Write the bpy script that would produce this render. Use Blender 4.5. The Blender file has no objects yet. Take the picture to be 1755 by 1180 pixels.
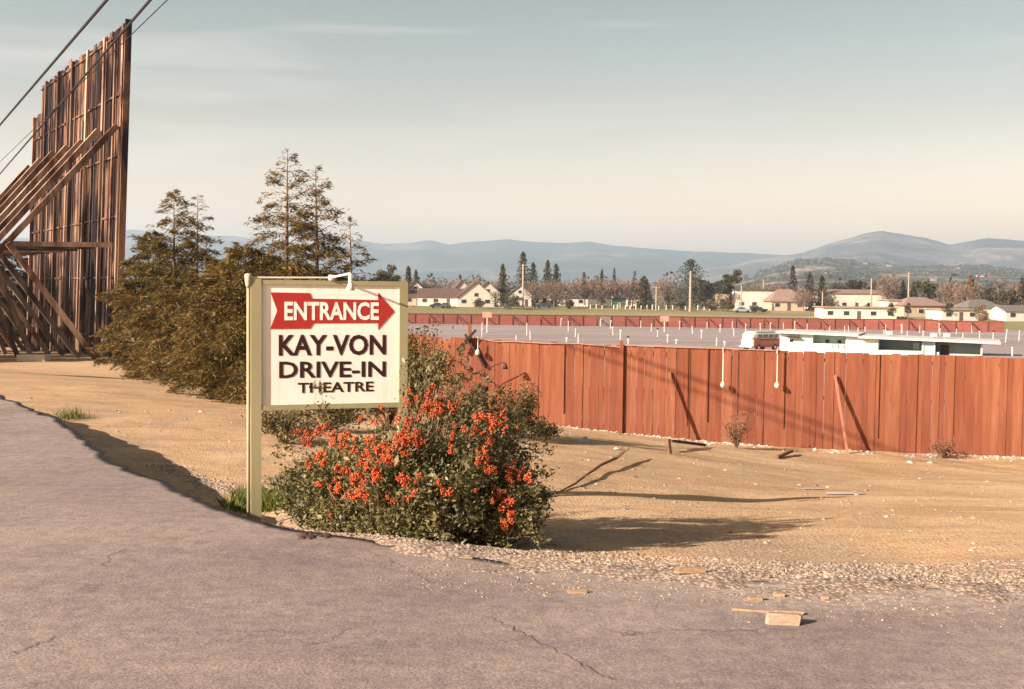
import bpy, math, random
import numpy as np
from mathutils import Matrix, Vector
rad = math.radians
random.seed(7)
RNG = np.random.default_rng(11)
scene = bpy.context.scene
C = scene.collection

# ------------------------------------------------------------------ camera
EYE = 1.65
F = 1900.0                                   # focal length in pixels of a 1755 px wide frame
PITCH, ROLL = 2.71, 0.62
cam_data = bpy.data.cameras.new("camera")
cam = bpy.data.objects.new("camera", cam_data)
C.objects.link(cam)
cam_data.sensor_width = 36.0
cam_data.lens = F / 1755.0 * 36.0
cam_data.clip_start = 0.1
cam_data.clip_end = 60000
CAMROT = Matrix.Rotation(rad(90 - PITCH), 3, 'X') @ Matrix.Rotation(rad(ROLL), 3, 'Z')
cam.matrix_world = Matrix.Translation((0, 0, EYE)) @ CAMROT.to_4x4()
scene.camera = cam

# ------------------------------------------------------------------ light
SUN_TH, SUN_EL = 31.5, 23.0                   # direction the light travels (from +X towards +Y), elevation
sd = Vector((math.cos(rad(SUN_TH)) * math.cos(rad(SUN_EL)), math.sin(rad(SUN_TH)) * math.cos(rad(SUN_EL)), -math.sin(rad(SUN_EL))))
sl = bpy.data.lights.new("sun", 'SUN')
sl.energy = 5.0
sl.angle = rad(0.55)
sl.color = (1.0, 0.85, 0.72)
so = bpy.data.objects.new("sun", sl)
C.objects.link(so)
so.rotation_euler = sd.to_track_quat('-Z', 'Y').to_euler()

world = bpy.data.worlds.new("World")
scene.world = world
world.use_nodes = True
wn, wl = world.node_tree.nodes, world.node_tree.links
wn.clear()
w_out = wn.new('ShaderNodeOutputWorld')
w_bg = wn.new('ShaderNodeBackground')
w_bg.inputs['Strength'].default_value = 0.076
sky = wn.new('ShaderNodeTexSky')
sky.sky_type = 'NISHITA'
sky.sun_disc = False
sky.sun_elevation = rad(SUN_EL)
# the sun stands opposite to the travel direction; rotation is measured clockwise from +Y
sx, sy = -sd.x, -sd.y
sky.sun_rotation = math.atan2(sx, sy)
sky.air_density = 1.0
sky.dust_density = 2.2
sky.ozone_density = 1.0
w_geo = wn.new('ShaderNodeTexCoord')
w_sep = wn.new('ShaderNodeSeparateXYZ')
wl.new(w_geo.outputs['Generated'], w_sep.inputs[0])
w_ramp = wn.new('ShaderNodeValToRGB')            # the faded print: cream near the horizon, grey green higher up
for _ in range(4): w_ramp.color_ramp.elements.new(.5)
for _e, (_p, _c) in zip(w_ramp.color_ramp.elements, ((0.0, (2.30, 1.41, 1.01)), (0.07, (1.95, 1.25, .90)), (0.156, (1.24, .86, .62)), (0.26, (.86, .74, .52)), (.45, (.52, .43, .31)), (.9, (.34, .28, .20)))):
    _e.position = _p; _e.color = _c + (1,)
wl.new(w_sep.outputs['Z'], w_ramp.inputs[0])
w_mul = wn.new('ShaderNodeMix')
w_mul.data_type = 'RGBA'
w_mul.blend_type = 'MULTIPLY'
w_mul.inputs[0].default_value = 1.0
wl.new(sky.outputs[0], w_mul.inputs[6])
wl.new(w_ramp.outputs[0], w_mul.inputs[7])
# thin cirrus streaks
w_map = wn.new('ShaderNodeMapping')
w_map.inputs['Rotation'].default_value = (0, rad(-7), 0)
w_map.inputs['Scale'].default_value = (1.6, 1.6, 19.0)
w_map.inputs['Location'].default_value = (0.9, 0.3, 0.0)
wl.new(w_geo.outputs['Generated'], w_map.inputs[0])
w_noi = wn.new('ShaderNodeTexNoise')
w_noi.inputs['Scale'].default_value = 1.7
w_noi.inputs['Detail'].default_value = 6
w_noi.inputs['Distortion'].default_value = 0.5
wl.new(w_map.outputs[0], w_noi.inputs['Vector'])
w_cr = wn.new('ShaderNodeValToRGB')
w_cr.color_ramp.elements[0].position = 0.53
w_cr.color_ramp.elements[0].color = (0, 0, 0, 1)
w_cr.color_ramp.elements[1].position = 0.80
w_cr.color_ramp.elements[1].color = (0.26, 0.26, 0.26, 1)
wl.new(w_noi.outputs[0], w_cr.inputs[0])
w_cl = wn.new('ShaderNodeMix')
w_cl.data_type = 'RGBA'
wl.new(w_cr.outputs[0], w_cl.inputs[0])
wl.new(w_mul.outputs[2], w_cl.inputs[6])
w_cl.inputs[7].default_value = (7.2, 6.3, 5.5, 1)
wl.new(w_cl.outputs[2], w_bg.inputs[0])
wl.new(w_bg.outputs[0], w_out.inputs[0])

scene.view_settings.view_transform = 'Standard'
scene.view_settings.look = 'None'
scene.view_settings.gamma = 1
scene.view_settings.use_curve_mapping = False
scene.view_settings.exposure = 1.42
scene.render.engine = 'CYCLES'
scene.cycles.max_bounces = 5
scene.cycles.volume_bounces = 2
scene.cycles.transparent_max_bounces = 6

# ------------------------------------------------------------------ pixels to the place
def ray(px, py):
    v = CAMROT @ Vector(((px - 877.5) / F, (590 - py) / F, -1.0))
    return v
def at(px, py, Y):
    """point of the place seen at photo pixel px,py at forward distance Y"""
    v = ray(px, py)
    t = Y / v.y
    return Vector((v.x * t, Y, EYE + v.z * t))

# ------------------------------------------------------------------ terrain
EDGE = np.array([(-150, 66), (-80, 60), (-45, 47), (-24, 34), (-15.0, 26.5), (-9.6, 20.6), (-6.9, 16.6), (-4.75, 12.9), (-3.45, 10.9), (-2.5, 9.45),
                 (-1.4, 8.35), (-0.3, 7.65), (1.2, 7.05), (3.2, 6.75), (8, 6.9), (20, 8), (60, 10), (150, 14)], float)
def smooth_poly(P, n=4):
    out = P
    for _ in range(n):
        a = out[:-1] * 0.75 + out[1:] * 0.25
        b = out[:-1] * 0.25 + out[1:] * 0.75
        q = np.empty((len(a) * 2, 2)); q[0::2] = a; q[1::2] = b
        out = np.vstack([out[:1], q, out[-1:]])
    return out
EDGE_S = smooth_poly(EDGE, 2)

def vnoise(x, y, s, seed=0):
    """smooth value noise, vectorised"""
    x = np.asarray(x, float) / s + seed * 17.13; y = np.asarray(y, float) / s + seed * 5.71
    xi = np.floor(x); yi = np.floor(y)
    fx = x - xi; fy = y - yi
    fx = fx * fx * (3 - 2 * fx); fy = fy * fy * (3 - 2 * fy)
    def h(a, b):
        v = np.sin(a * 127.1 + b * 311.7 + seed * 74.7) * 43758.5453
        return v - np.floor(v)
    return (h(xi, yi) * (1 - fx) + h(xi + 1, yi) * fx) * (1 - fy) + (h(xi, yi + 1) * (1 - fx) + h(xi + 1, yi + 1) * fx) * fy - 0.5
def smst(a, b, x):
    t = np.clip((np.asarray(x, float) - a) / (b - a), 0, 1)
    return t * t * (3 - 2 * t)

def edge_dist(X, Y):
    """signed distance to the asphalt edge: positive on the dirt side"""
    X = np.asarray(X, float); Y = np.asarray(Y, float)
    shp = X.shape
    P = np.stack([X.ravel(), Y.ravel()], 1)
    best = np.full(len(P), 1e18); sgn = np.ones(len(P))
    for a, b in zip(EDGE_S[:-1], EDGE_S[1:]):
        d = b - a
        L2 = (d ** 2).sum()
        if L2 < 1e-12: continue
        t = np.clip(((P - a) @ d) / L2, 0, 1)
        q = P - a - t[:, None] * d
        dd = (q ** 2).sum(1)
        cr = d[0] * q[:, 1] - d[1] * q[:, 0]
        m = dd < best
        best[m] = dd[m]; sgn[m] = np.where(cr[m] > 0, 1, -1)
    return (np.sqrt(best) * sgn).reshape(shp)

PY = [-100, 0, 20, 27, 45, 66, 95, 125, 180, 235, 262, 300, 500, 2000, 20000]
PH = [3.2, 3.3, 3.6, 3.72, 3.95, 4.27, 5.2, 6.05, 6.55, 7.0, 5.6, 4.0, 3.6, 3.4, 3.0]
def road_h(X, Y):
    return 1.62 + 0.029 * np.clip(Y, -20, 12) + 0.0 * X + 0.012 * vnoise(X, Y, 1.4, 3) + 0.03 * vnoise(X, Y, 3.7, 5)
def ground_h(X, Y, D=None):
    """metres below the eye"""
    X = np.asarray(X, float); Y = np.asarray(Y, float)
    if D is None: D = edge_dist(X, Y)
    P = np.interp(Y, PY, PH) + 0.015 * np.clip(X, -10, 15) * (1 - smst(30, 70, Y))
    drop = 0.03 + 0.50 * (1 - smst(-3.2, -0.9, X))
    base = road_h(X, Y) + 0.0
    e = base + drop * smst(-0.06, 0.30, D)
    rr = smst(-2.0, -0.6, X)
    lap = np.clip((D + .22) * .10 + .05 * vnoise(X, Y, .32, 15) + .03 * vnoise(X, Y, .09, 16), -.03, .030)
    e = np.where(D < -0.06, base + 0.035 * (1 - rr) - (.018 + lap) * rr * (D > -.9) + .035 * rr * (D <= -.9), base * 0 + e - (.022 + lap) * rr * (1 - smst(.2, .8, D)))
    k = smst(0.1, 17.5, D)
    k = 0.55 * k + 0.45 * np.clip((D - 0.1) / 17.4, 0, 1)
    h = e * (1 - k) + P * k
    w = smst(0.0, 1.2, D) * (1 - smst(60, 120, Y))
    h = h + w * (0.10 * vnoise(X, Y, 2.6, 1) + 0.035 * vnoise(X, Y, 0.8, 2) + 0.010 * vnoise(X, Y, 0.31, 4))
    # rock heap lying in the ditch left of the sign post
    # parking ramps in the theatre lot
    r = smst(33, 45, Y) * (1 - smst(222, 234, Y)) * smst(-16, -8, X)
    h = h + r * 0.10 * np.sin(Y * 2 * math.pi / 11.5 + X * 0.03)
    return h
def gz(x, y):
    return float(EYE - ground_h(np.array([x]), np.array([y]))[0])
def rz(x, y):
    return float(EYE - road_h(np.array([x], float), np.array([y], float))[0])
_T = np.concatenate([np.arange(3, 60, 0.05), np.arange(60, 420, 0.5)])
def gpx(px, py, surf='ground'):
    """where the line of sight through a pixel meets the ground"""
    v = ray(px, py)
    X = v.x / v.y * _T; Z = EYE + v.z / v.y * _T
    if surf == 'road': g = EYE - road_h(X, _T)
    else: g = EYE - ground_h(X, _T)
    i = np.argmax(Z < g)
    if Z[i] >= g[i]: i = len(_T) - 1
    return Vector((float(X[i]), float(_T[i]), float(g[i])))

# ------------------------------------------------------------------ mesh helpers
ORI = {}
def fastmesh(name, V, Fc, smooth=False):
    me = bpy.data.meshes.new(name)
    V = np.asarray(V, np.float32).reshape(-1, 3)
    if isinstance(Fc, np.ndarray) and Fc.ndim == 2:
        n, k = Fc.shape
        me.vertices.add(len(V)); me.vertices.foreach_set('co', V.ravel())
        me.loops.add(n * k); me.loops.foreach_set('vertex_index', Fc.astype(np.int32).ravel())
        me.polygons.add(n); me.polygons.foreach_set('loop_start', np.arange(0, n * k, k, dtype=np.int32))
        me.update(calc_edges=True)
    else:
        me.from_pydata(V.tolist(), [], [tuple(int(i) for i in f) for f in Fc])
    if smooth:
        me.polygons.foreach_set('use_smooth', np.ones(len(me.polygons), bool))
    me.update()
    return me
def root_of(p):
    while p.parent: p = p.parent
    return p
def link(name, me, mat, parent=None, origin=None):
    o = bpy.data.objects.new(name, me)
    C.objects.link(o)
    if mat is not None and not me.materials: me.materials.append(mat)
    if parent is not None: o.parent = parent
    elif origin is not None: o.location = origin
    return o
def org(parent, origin):
    if parent is not None: return np.array(root_of(parent).location)
    if origin is not None: return np.array(origin)
    return np.zeros(3)
class MB:
    def __init__(s): s.v = []; s.f = []; s.n = 0
    def add(s, V, Fc):
        V = np.asarray(V, float).reshape(-1, 3)
        s.v.append(V)
        for f in Fc: s.f.append([i + s.n for i in f])
        s.n += len(V); return s
    def prism(s, poly, a, b):
        """poly: points at one end, shifted by vector to the other end"""
        P = np.asarray(poly, float); n = len(P)
        V = np.vstack([P + np.asarray(a), P + np.asarray(b)])
        Fc = [list(range(n))[::-1], list(range(n, 2 * n))] + [[i, (i + 1) % n, n + (i + 1) % n, n + i] for i in range(n)]
        return s.add(V, Fc)
    def beam(s, p, q, w, h=None, up=(0, 0, 1)):
        """rectangular bar from p to q, w across, h along up"""
        h = w if h is None else h
        p = Vector(p); q = Vector(q); d = (q - p).normalized(); up = Vector(up)
        if abs(d.dot(up)) > 0.98: up = Vector((0, 1, 0)) if abs(d.y) < .9 else Vector((1, 0, 0))
        sx_ = d.cross(up).normalized(); u = sx_.cross(d).normalized()
        V = []
        for e in (p, q):
            for a, b in ((-1, -1), (1, -1), (1, 1), (-1, 1)):
                V.append(tuple(e + sx_ * (a * w / 2) + u * (b * h / 2)))
        return s.add(V, [[0, 3, 2, 1], [4, 5, 6, 7], [0, 1, 5, 4], [1, 2, 6, 5], [2, 3, 7, 6], [3, 0, 4, 7]])
    def box(s, x0, x1, y0, y1, z0, z1):
        return s.add([(x0, y0, z0), (x1, y0, z0), (x1, y1, z0), (x0, y1, z0), (x0, y0, z1), (x1, y0, z1), (x1, y1, z1), (x0, y1, z1)],
                     [[0, 3, 2, 1], [4, 5, 6, 7], [0, 1, 5, 4], [1, 2, 6, 5], [2, 3, 7, 6], [3, 0, 4, 7]])
    def tube(s, pts, r, n=6, cap=True):
        pts = [Vector(p) for p in pts]; R = r if hasattr(r, '__len__') else [r] * len(pts)
        V = []; 
        for i, p in enumerate(pts):
            d = (pts[min(i + 1, len(pts) - 1)] - pts[max(i - 1, 0)]).normalized()
            up = Vector((0, 0, 1)) if abs(d.z) < .93 else Vector((0, 1, 0))
            a = d.cross(up).normalized(); b = a.cross(d).normalized()
            for k in range(n):
                t = 2 * math.pi * k / n
                V.append(tuple(p + (a * math.cos(t) + b * math.sin(t)) * R[i]))
        Fc = []
        for i in range(len(pts) - 1):
            for k in range(n):
                Fc.append([i * n + k, i * n + (k + 1) % n, (i + 1) * n + (k + 1) % n, (i + 1) * n + k])
        if cap:
            Fc.append(list(range(n))[::-1]); Fc.append([(len(pts) - 1) * n + k for k in range(n)])
        return s.add(V, Fc)
    def build(s, name, mat, parent=None, origin=None, smooth=False):
        V = np.vstack(s.v) - org(parent, origin)
        me = fastmesh(name, V, s.f, smooth)
        return link(name, me, mat, parent, origin)
def tag(o, label=None, cat=None, group=None, kind=None):
    if label: o['label'] = label
    if cat: o['category'] = cat
    if group: o['group'] = group
    if kind: o['kind'] = kind
    return o
def thing(name, loc, label, cat, group=None):
    o = bpy.data.objects.new(name, None); C.objects.link(o)
    o.location = loc; o.empty_display_size = 0.3
    return tag(o, label, cat, group)
def copy_tree(o, parent=None):
    c = o.copy(); C.objects.link(c)
    if parent is not None: c.parent = parent
    for ch in list(o.children): copy_tree(ch, c)
    return c

# ------------------------------------------------------------------ materials
def newmat(name):
    m = bpy.data.materials.new(name); m.use_nodes = True
    nt = m.node_tree; nt.nodes.clear()
    return m, nt.nodes, nt.links
def ramp(N, L, src, stops):
    r = N.new('ShaderNodeValToRGB'); e = r.color_ramp.elements
    while len(e) < len(stops): e.new(0.5)
    for i, (p, c) in enumerate(stops):
        e[i].position = p; e[i].color = tuple(c) + (1,) if len(c) == 3 else c
    L.new(src, r.inputs[0]); return r.outputs[0]
def noise(N, L, scale, detail=4, vec=None, rough=.55, dist=0):
    n = N.new('ShaderNodeTexNoise'); n.inputs['Scale'].default_value = scale
    n.inputs['Detail'].default_value = detail; n.inputs['Roughness'].default_value = rough; n.inputs['Distortion'].default_value = dist
    if vec is not None: L.new(vec, n.inputs['Vector'])
    return n.outputs[0]
def pos(N, L, scale=(1, 1, 1), rot=(0, 0, 0), obj=False):
    if obj:
        g = N.new('ShaderNodeTexCoord'); src = g.outputs['Object']
    else:
        g = N.new('ShaderNodeNewGeometry'); src = g.outputs['Position']
    mp = N.new('ShaderNodeMapping'); mp.inputs['Scale'].default_value = scale; mp.inputs['Rotation'].default_value = rot
    L.new(src, mp.inputs[0]); return mp.outputs[0]
def mixc(N, L, fac, a, b, mode='MIX'):
    m = N.new('ShaderNodeMix'); m.data_type = 'RGBA'; m.blend_type = mode
    for k, v in ((0, fac), (6, a), (7, b)):
        if isinstance(v, (int, float)): m.inputs[k].default_value = v
        elif isinstance(v, tuple): m.inputs[k].default_value = tuple(v) + (1,) if len(v) == 3 else v
        else: L.new(v, m.inputs[k])
    return m.outputs[2]
ALB = .72
def finish(m, N, L, col, rough=.85, bump=None, bstr=.3, bdist=.02, spec=.3, metal=0):
    if not isinstance(col, tuple) and 'white_' not in m.name: col = mixc(N, L, 1.0, col, (ALB, ALB, ALB), 'MULTIPLY')
    b = N.new('ShaderNodeBsdfPrincipled'); o = N.new('ShaderNodeOutputMaterial')
    if isinstance(col, tuple): b.inputs['Base Color'].default_value = tuple(col) + (1,)
    else: L.new(col, b.inputs['Base Color'])
    b.inputs['Roughness'].default_value = rough; b.inputs['Specular IOR Level'].default_value = spec
    b.inputs['Metallic'].default_value = metal
    if bump is not None:
        bp = N.new('ShaderNodeBump'); bp.inputs['Strength'].default_value = bstr; bp.inputs['Distance'].default_value = bdist
        L.new(bump, bp.inputs['Height']); L.new(bp.outputs[0], b.inputs['Normal'])
    L.new(b.outputs[0], o.inputs[0]); return m
def mat_simple(name, c1, c2=None, scale=3.0, rough=.8, stretch=(1, 1, 1), bstr=.2, spec=.3, obj_rand=0.0, detail=5):
    m, N, L = newmat(name)
    c2 = c2 or tuple(x * .75 for x in c1)
    n = noise(N, L, scale, detail, pos(N, L, stretch))
    col = ramp(N, L, n, [(.32, c1), (.68, c2)])
    if obj_rand:
        oi = N.new('ShaderNodeObjectInfo')
        lo = 1 - obj_rand; hi = 1 + obj_rand * .6
        rr = ramp(N, L, oi.outputs['Random'], [(0, (lo, lo, lo)), (.5, (1, 1, 1)), (1, (min(hi, 1), hi * .97, hi * .95))])
        col = mixc(N, L, 1.0, col, rr, 'MULTIPLY')
    return finish(m, N, L, col, rough, n, bstr, .02, spec)
def mat_leaf(name, cols, rough=.6, trans=.25):
    """leaves, coloured leaf by leaf"""
    m, N, L = newmat(name)
    g = N.new('ShaderNodeNewGeometry')
    col = ramp(N, L, g.outputs['Random Per Island'], [(i / (len(cols) - 1), c) for i, c in enumerate(cols)])
    n = noise(N, L, 1.1, 3, pos(N, L))
    col = mixc(N, L, 1.0, col, ramp(N, L, n, [(.35, (.72, .74, .8)), (.65, (1.12, 1.05, .95))]), 'MULTIPLY')
    col = mixc(N, L, 1.0, col, (.76, .76, .76), 'MULTIPLY')
    b = N.new('ShaderNodeBsdfPrincipled'); L.new(col, b.inputs['Base Color']); b.inputs['Roughness'].default_value = rough
    b.inputs['Specular IOR Level'].default_value = .25
    t = N.new('ShaderNodeBsdfTranslucent'); L.new(col, t.inputs[0])
    mx = N.new('ShaderNodeMixShader'); mx.inputs[0].default_value = trans
    L.new(b.outputs[0], mx.inputs[1]); L.new(t.outputs[0], mx.inputs[2])
    o = N.new('ShaderNodeOutputMaterial'); L.new(mx.outputs[0], o.inputs[0]); return m

def attr(N, name):
    a = N.new('ShaderNodeAttribute'); a.attribute_name = name; return a.outputs['Fac']

# dirt
def mat_dirt():
    m, N, L = newmat('dirt')
    p = pos(N, L)
    big = noise(N, L, .22, 5, p)
    track = noise(N, L, .5, 7, pos(N, L, (.6, 2.0, 1), (0, 0, rad(-9))), .66, 1.2)
    fine = noise(N, L, 11, 8, p, .7)
    c = ramp(N, L, big, [(.3, (.58, .375, .215)), (.5, (.67, .45, .265)), (.72, (.75, .53, .33))])
    c = mixc(N, L, ramp(N, L, track, [(.47, (0, 0, 0)), (.64, (.55, .55, .55))]), c, (.44, .25, .13))
    rut = noise(N, L, 1.6, 5, pos(N, L, (.7, 1.5, 1), (0, 0, rad(-4))), .66, 2.2)
    c = mixc(N, L, ramp(N, L, rut, [(.54, (0, 0, 0)), (.68, (.42, .42, .42))]), c, (.38, .225, .13))
    c = mixc(N, L, ramp(N, L, rut, [(.30, (.45, .45, .45)), (.42, (0, 0, 0))]), c, (.74, .54, .36))
    c = mixc(N, L, .8, c, ramp(N, L, fine, [(.30, (.68, .66, .62)), (.5, (1, 1, 1)), (.72, (1.22, 1.22, 1.2))]), 'MULTIPLY')
    # pebbles
    v = N.new('ShaderNodeTexVoronoi'); v.inputs['Scale'].default_value = 16; L.new(p, v.inputs['Vector'])
    peb = ramp(N, L, v.outputs['Distance'], [(.16, (1, 1, 1)), (.26, (0, 0, 0))])
    sel = ramp(N, L, v.outputs['Color'], [(.50, (0, 0, 0)), (.58, (1, 1, 1))])
    pm = mixc(N, L, 1.0, peb, sel, 'MULTIPLY')
    c = mixc(N, L, mixc(N, L, 1.0, pm, (.8, .8, .8), 'MULTIPLY'), c, (.66, .55, .43))
    # gravel near the asphalt
    v2 = N.new('ShaderNodeTexVoronoi'); v2.inputs['Scale'].default_value = 34; L.new(p, v2.inputs['Vector'])
    gc = ramp(N, L, v2.outputs['Color'], [(.1, (.36, .27, .22)), (.5, (.55, .43, .35)), (.9, (.72, .60, .50))])
    gc = mixc(N, L, 1.0, gc, ramp(N, L, v2.outputs['Distance'], [(.25, (1, 1, 1)), (.6, (.5, .47, .45))]), 'MULTIPLY')
    c = mixc(N, L, attr(N, 'gravel'), c, gc)
    mx = N.new('ShaderNodeMath'); mx.operation = 'ADD'; L.new(fine, mx.inputs[0]); L.new(v2.outputs['Distance'], mx.inputs[1])
    return finish(m, N, L, c, .95, mx.outputs[0], .42, .018, .1)
def mat_asphalt():
    m, N, L = newmat('old_asphalt')
    p = pos(N, L)
    big = noise(N, L, .45, 5, p)
    streak = noise(N, L, .8, 5, pos(N, L, (.5, 2.2, 1), (0, 0, rad(-14))), .6, .6)
    fine = noise(N, L, 60, 4, p, .7)
    mid = noise(N, L, 9, 6, p, .7)
    c = ramp(N, L, big, [(.32, (.285, .232, .222)), (.5, (.335, .278, .262)), (.68, (.39, .325, .302))])
    c = mixc(N, L, 1.0, c, ramp(N, L, streak, [(.34, (.86, .84, .87)), (.5, (1, 1, 1)), (.66, (1.08, 1.06, 1.02))]), 'MULTIPLY')
    c = mixc(N, L, 1.0, c, ramp(N, L, fine, [(.3, (.66, .65, .68)), (.5, (1, 1, 1)), (.7, (1.4, 1.36, 1.28))]), 'MULTIPLY')
    c = mixc(N, L, 1.0, c, ramp(N, L, mid, [(.32, (.76, .75, .77)), (.66, (1.18, 1.14, 1.08))]), 'MULTIPLY')
    # loose gravel strewn near the edge
    v2 = N.new('ShaderNodeTexVoronoi'); v2.inputs['Scale'].default_value = 30; L.new(p, v2.inputs['Vector'])
    gc = ramp(N, L, v2.outputs['Color'], [(.1, (.30, .23, .20)), (.6, (.46, .37, .31)), (.9, (.66, .55, .46))])
    c = mixc(N, L, attr(N, 'gravel'), c, gc)
    # cracks
    w = noise(N, L, 1.2, 4, p)
    vv = N.new('ShaderNodeVectorMath'); vv.operation = 'SCALE'; vv.inputs['Scale'].default_value = 1.0
    cm = N.new('ShaderNodeCombineXYZ'); L.new(w, cm.inputs[0]); L.new(noise(N, L, 1.5, 4, p), cm.inputs[1])
    ad = N.new('ShaderNodeVectorMath'); ad.operation = 'ADD'; L.new(p, ad.inputs[0]); L.new(cm.outputs[0], ad.inputs[1])
    vo = N.new('ShaderNodeTexVoronoi'); vo.feature = 'DISTANCE_TO_EDGE'; vo.inputs['Scale'].default_value = .27; L.new(ad.outputs[0], vo.inputs['Vector'])
    brk = noise(N, L, .9, 3, p)
    cr = ramp(N, L, vo.outputs['Distance'], [(.0, (1, 1, 1)), (.0035, (0, 0, 0))])
    cr = mixc(N, L, 1.0, cr, ramp(N, L, brk, [(.50, (0, 0, 0)), (.6, (.75, .75, .75))]), 'MULTIPLY')
    c = mixc(N, L, cr, c, (.12, .085, .08))
    h = N.new('ShaderNodeMath'); h.operation = 'ADD'; L.new(fine, h.inputs[0]); L.new(mid, h.inputs[1])
    return finish(m, N, L, c, .9, h.outputs[0], .5, .012, .2)
def mat_lot():
    m, N, L = newmat('lot_gravel')
    p = pos(N, L)
    st = noise(N, L, .25, 5, pos(N, L, (.08, 1.0, 1), (0, 0, rad(-2))), .6, .3)
    c = ramp(N, L, st, [(.3, (.30, .25, .25)), (.5, (.39, .33, .325)), (.7, (.50, .42, .39))])
    c = mixc(N, L, 1.0, c, ramp(N, L, noise(N, L, 2.2, 6, p, .7), [(.3, (.85, .85, .87)), (.7, (1.1, 1.08, 1.05))]), 'MULTIPLY')
    return finish(m, N, L, c, .95, noise(N, L, 3, 5, p), .3, .03, .1)
def mat_field():
    m, N, L = newmat('field_grass')
    st = noise(N, L, .06, 6, pos(N, L, (.12, 1.0, 1), (0, 0, rad(4))), .65, .5)
    c = ramp(N, L, st, [(.34, (.42, .30, .19)), (.46, (.27, .25, .09)), (.56, (.30, .255, .11)), (.68, (.44, .32, .21))])
    return finish(m, N, L, c, .95, None)
def mat_valley():
    m, N, L = newmat('valley_ground')
    st = noise(N, L, .012, 6, pos(N, L), .65)
    c = ramp(N, L, st, [(.36, (.30, .22, .14)), (.5, (.16, .15, .07)), (.65, (.25, .19, .12))])
    return finish(m, N, L, c, .95, None)
def mat_hill(name, dark, mid, pale, scale, hi, lo=.42):
    m, N, L = newmat(name)
    n1 = noise(N, L, scale, 9, pos(N, L, (1, 1, 2.6)), .66, .4)
    n2 = noise(N, L, scale * 7, 6, pos(N, L, (1, 1, 2.0)), .7)
    c = ramp(N, L, n1, [(lo, dark), ((lo + hi) / 2, mid), (hi, pale)])
    c = mixc(N, L, ramp(N, L, n2, [(.50, (0, 0, 0)), (.60, (.8, .8, .8))]), c, dark)
    return finish(m, N, L, c, 1.0, None, spec=.05)
M = {}
M['dirt'] = mat_dirt(); M['asphalt'] = mat_asphalt(); M['lot'] = mat_lot(); M['field'] = mat_field(); M['valley'] = mat_valley()

# ------------------------------------------------------------------ the ground sheets
def geo_lines(a, b, n): return list(np.geomspace(a, b, n))
xs = np.unique(np.round(np.concatenate([-np.array(geo_lines(62, 14000, 16)), np.arange(-60, -14, 1.2), np.arange(-14, 7, .085), np.arange(7, 16, .3),
                                        np.arange(16, 140, 2.5), np.array(geo_lines(140, 14000, 14))]), 4))
ys = np.unique(np.round(np.concatenate([np.arange(-16, 4, 1.0), np.arange(4, 24, .085), np.arange(24, 34, .3), np.arange(34, 122, 1.1),
                                        np.arange(122, 236, 2.0), [236.0], np.arange(240, 320, 5), np.array(geo_lines(320, 14000, 22))]), 4))
GX, GY = np.meshgrid(xs, ys)
GD = edge_dist(GX, GY)
GH = ground_h(GX, GY, GD)
GV = np.stack([GX, GY, EYE - GH], -1).reshape(-1, 3)
ny, nx = GX.shape
I = np.arange(ny * nx).reshape(ny, nx)
Q = np.stack([I[:-1, :-1], I[:-1, 1:], I[1:, 1:], I[1:, :-1]], -1).reshape(-1, 4)
cx = (GX[:-1, :-1] + GX[1:, 1:]).ravel() / 2; cy = (GY[:-1, :-1] + GY[1:, 1:]).ravel() / 2
lot_m = (cy > 31) & (cy < 236) & (cx > -.13 * cy) & (cx < 130)
field_m = (cy >= 236) & (cy < 302) & (cx > -.13 * cy) & (cx < 400)
val_m = (cy >= 302) | ((cy >= 130) & (cx <= -.13 * cy)) | ((cy >= 236) & (cx >= 400)) | ((cy > 60) & (cx >= 130) & (cy < 236))
near_m = ~(lot_m | field_m | val_m)
# under the road the dirt lies in the slab's bed: leave it out there
gdc = (GD[:-1, :-1] + GD[1:, 1:]).ravel() / 2
near_m &= gdc > -1.2
def sub(mask, name, mat, vattr=None):
    q = Q[mask]; u, inv = np.unique(q.ravel(), return_inverse=True)
    me = fastmesh(name, GV[u], inv.reshape(-1, 4), True)
    if vattr is not None:
        a = me.attributes.new('gravel', 'FLOAT', 'POINT'); a.data.foreach_set('value', vattr.ravel()[u].astype(np.float32))
    o = link(name, me, mat); tag(o, kind='structure'); return o
bw = 0.9 + 0.55 * smst(-1, 6, GX) + .5 * vnoise(GX, GY, 1.1, 8)
GRV = np.clip(1.0 - smst(0.45, 1.0, GD / np.maximum(bw, .3)) + .5 * vnoise(GX, GY, .4, 9) * (GD < 2.4), 0, 1) * (.35 + .65 * smst(-3.6, -1.6, GX))
GRV = np.clip(GRV + .35 * smst(.1, .35, vnoise(GX, GY, .7, 12)) * (GD < 4), 0, 1)
sub(near_m, 'ground', M['dirt'], GRV)
sub(lot_m, 'parking_lot', M['lot'])
sub(field_m, 'field', M['field'])
sub(val_m, 'valley_floor', M['valley'])

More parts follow.
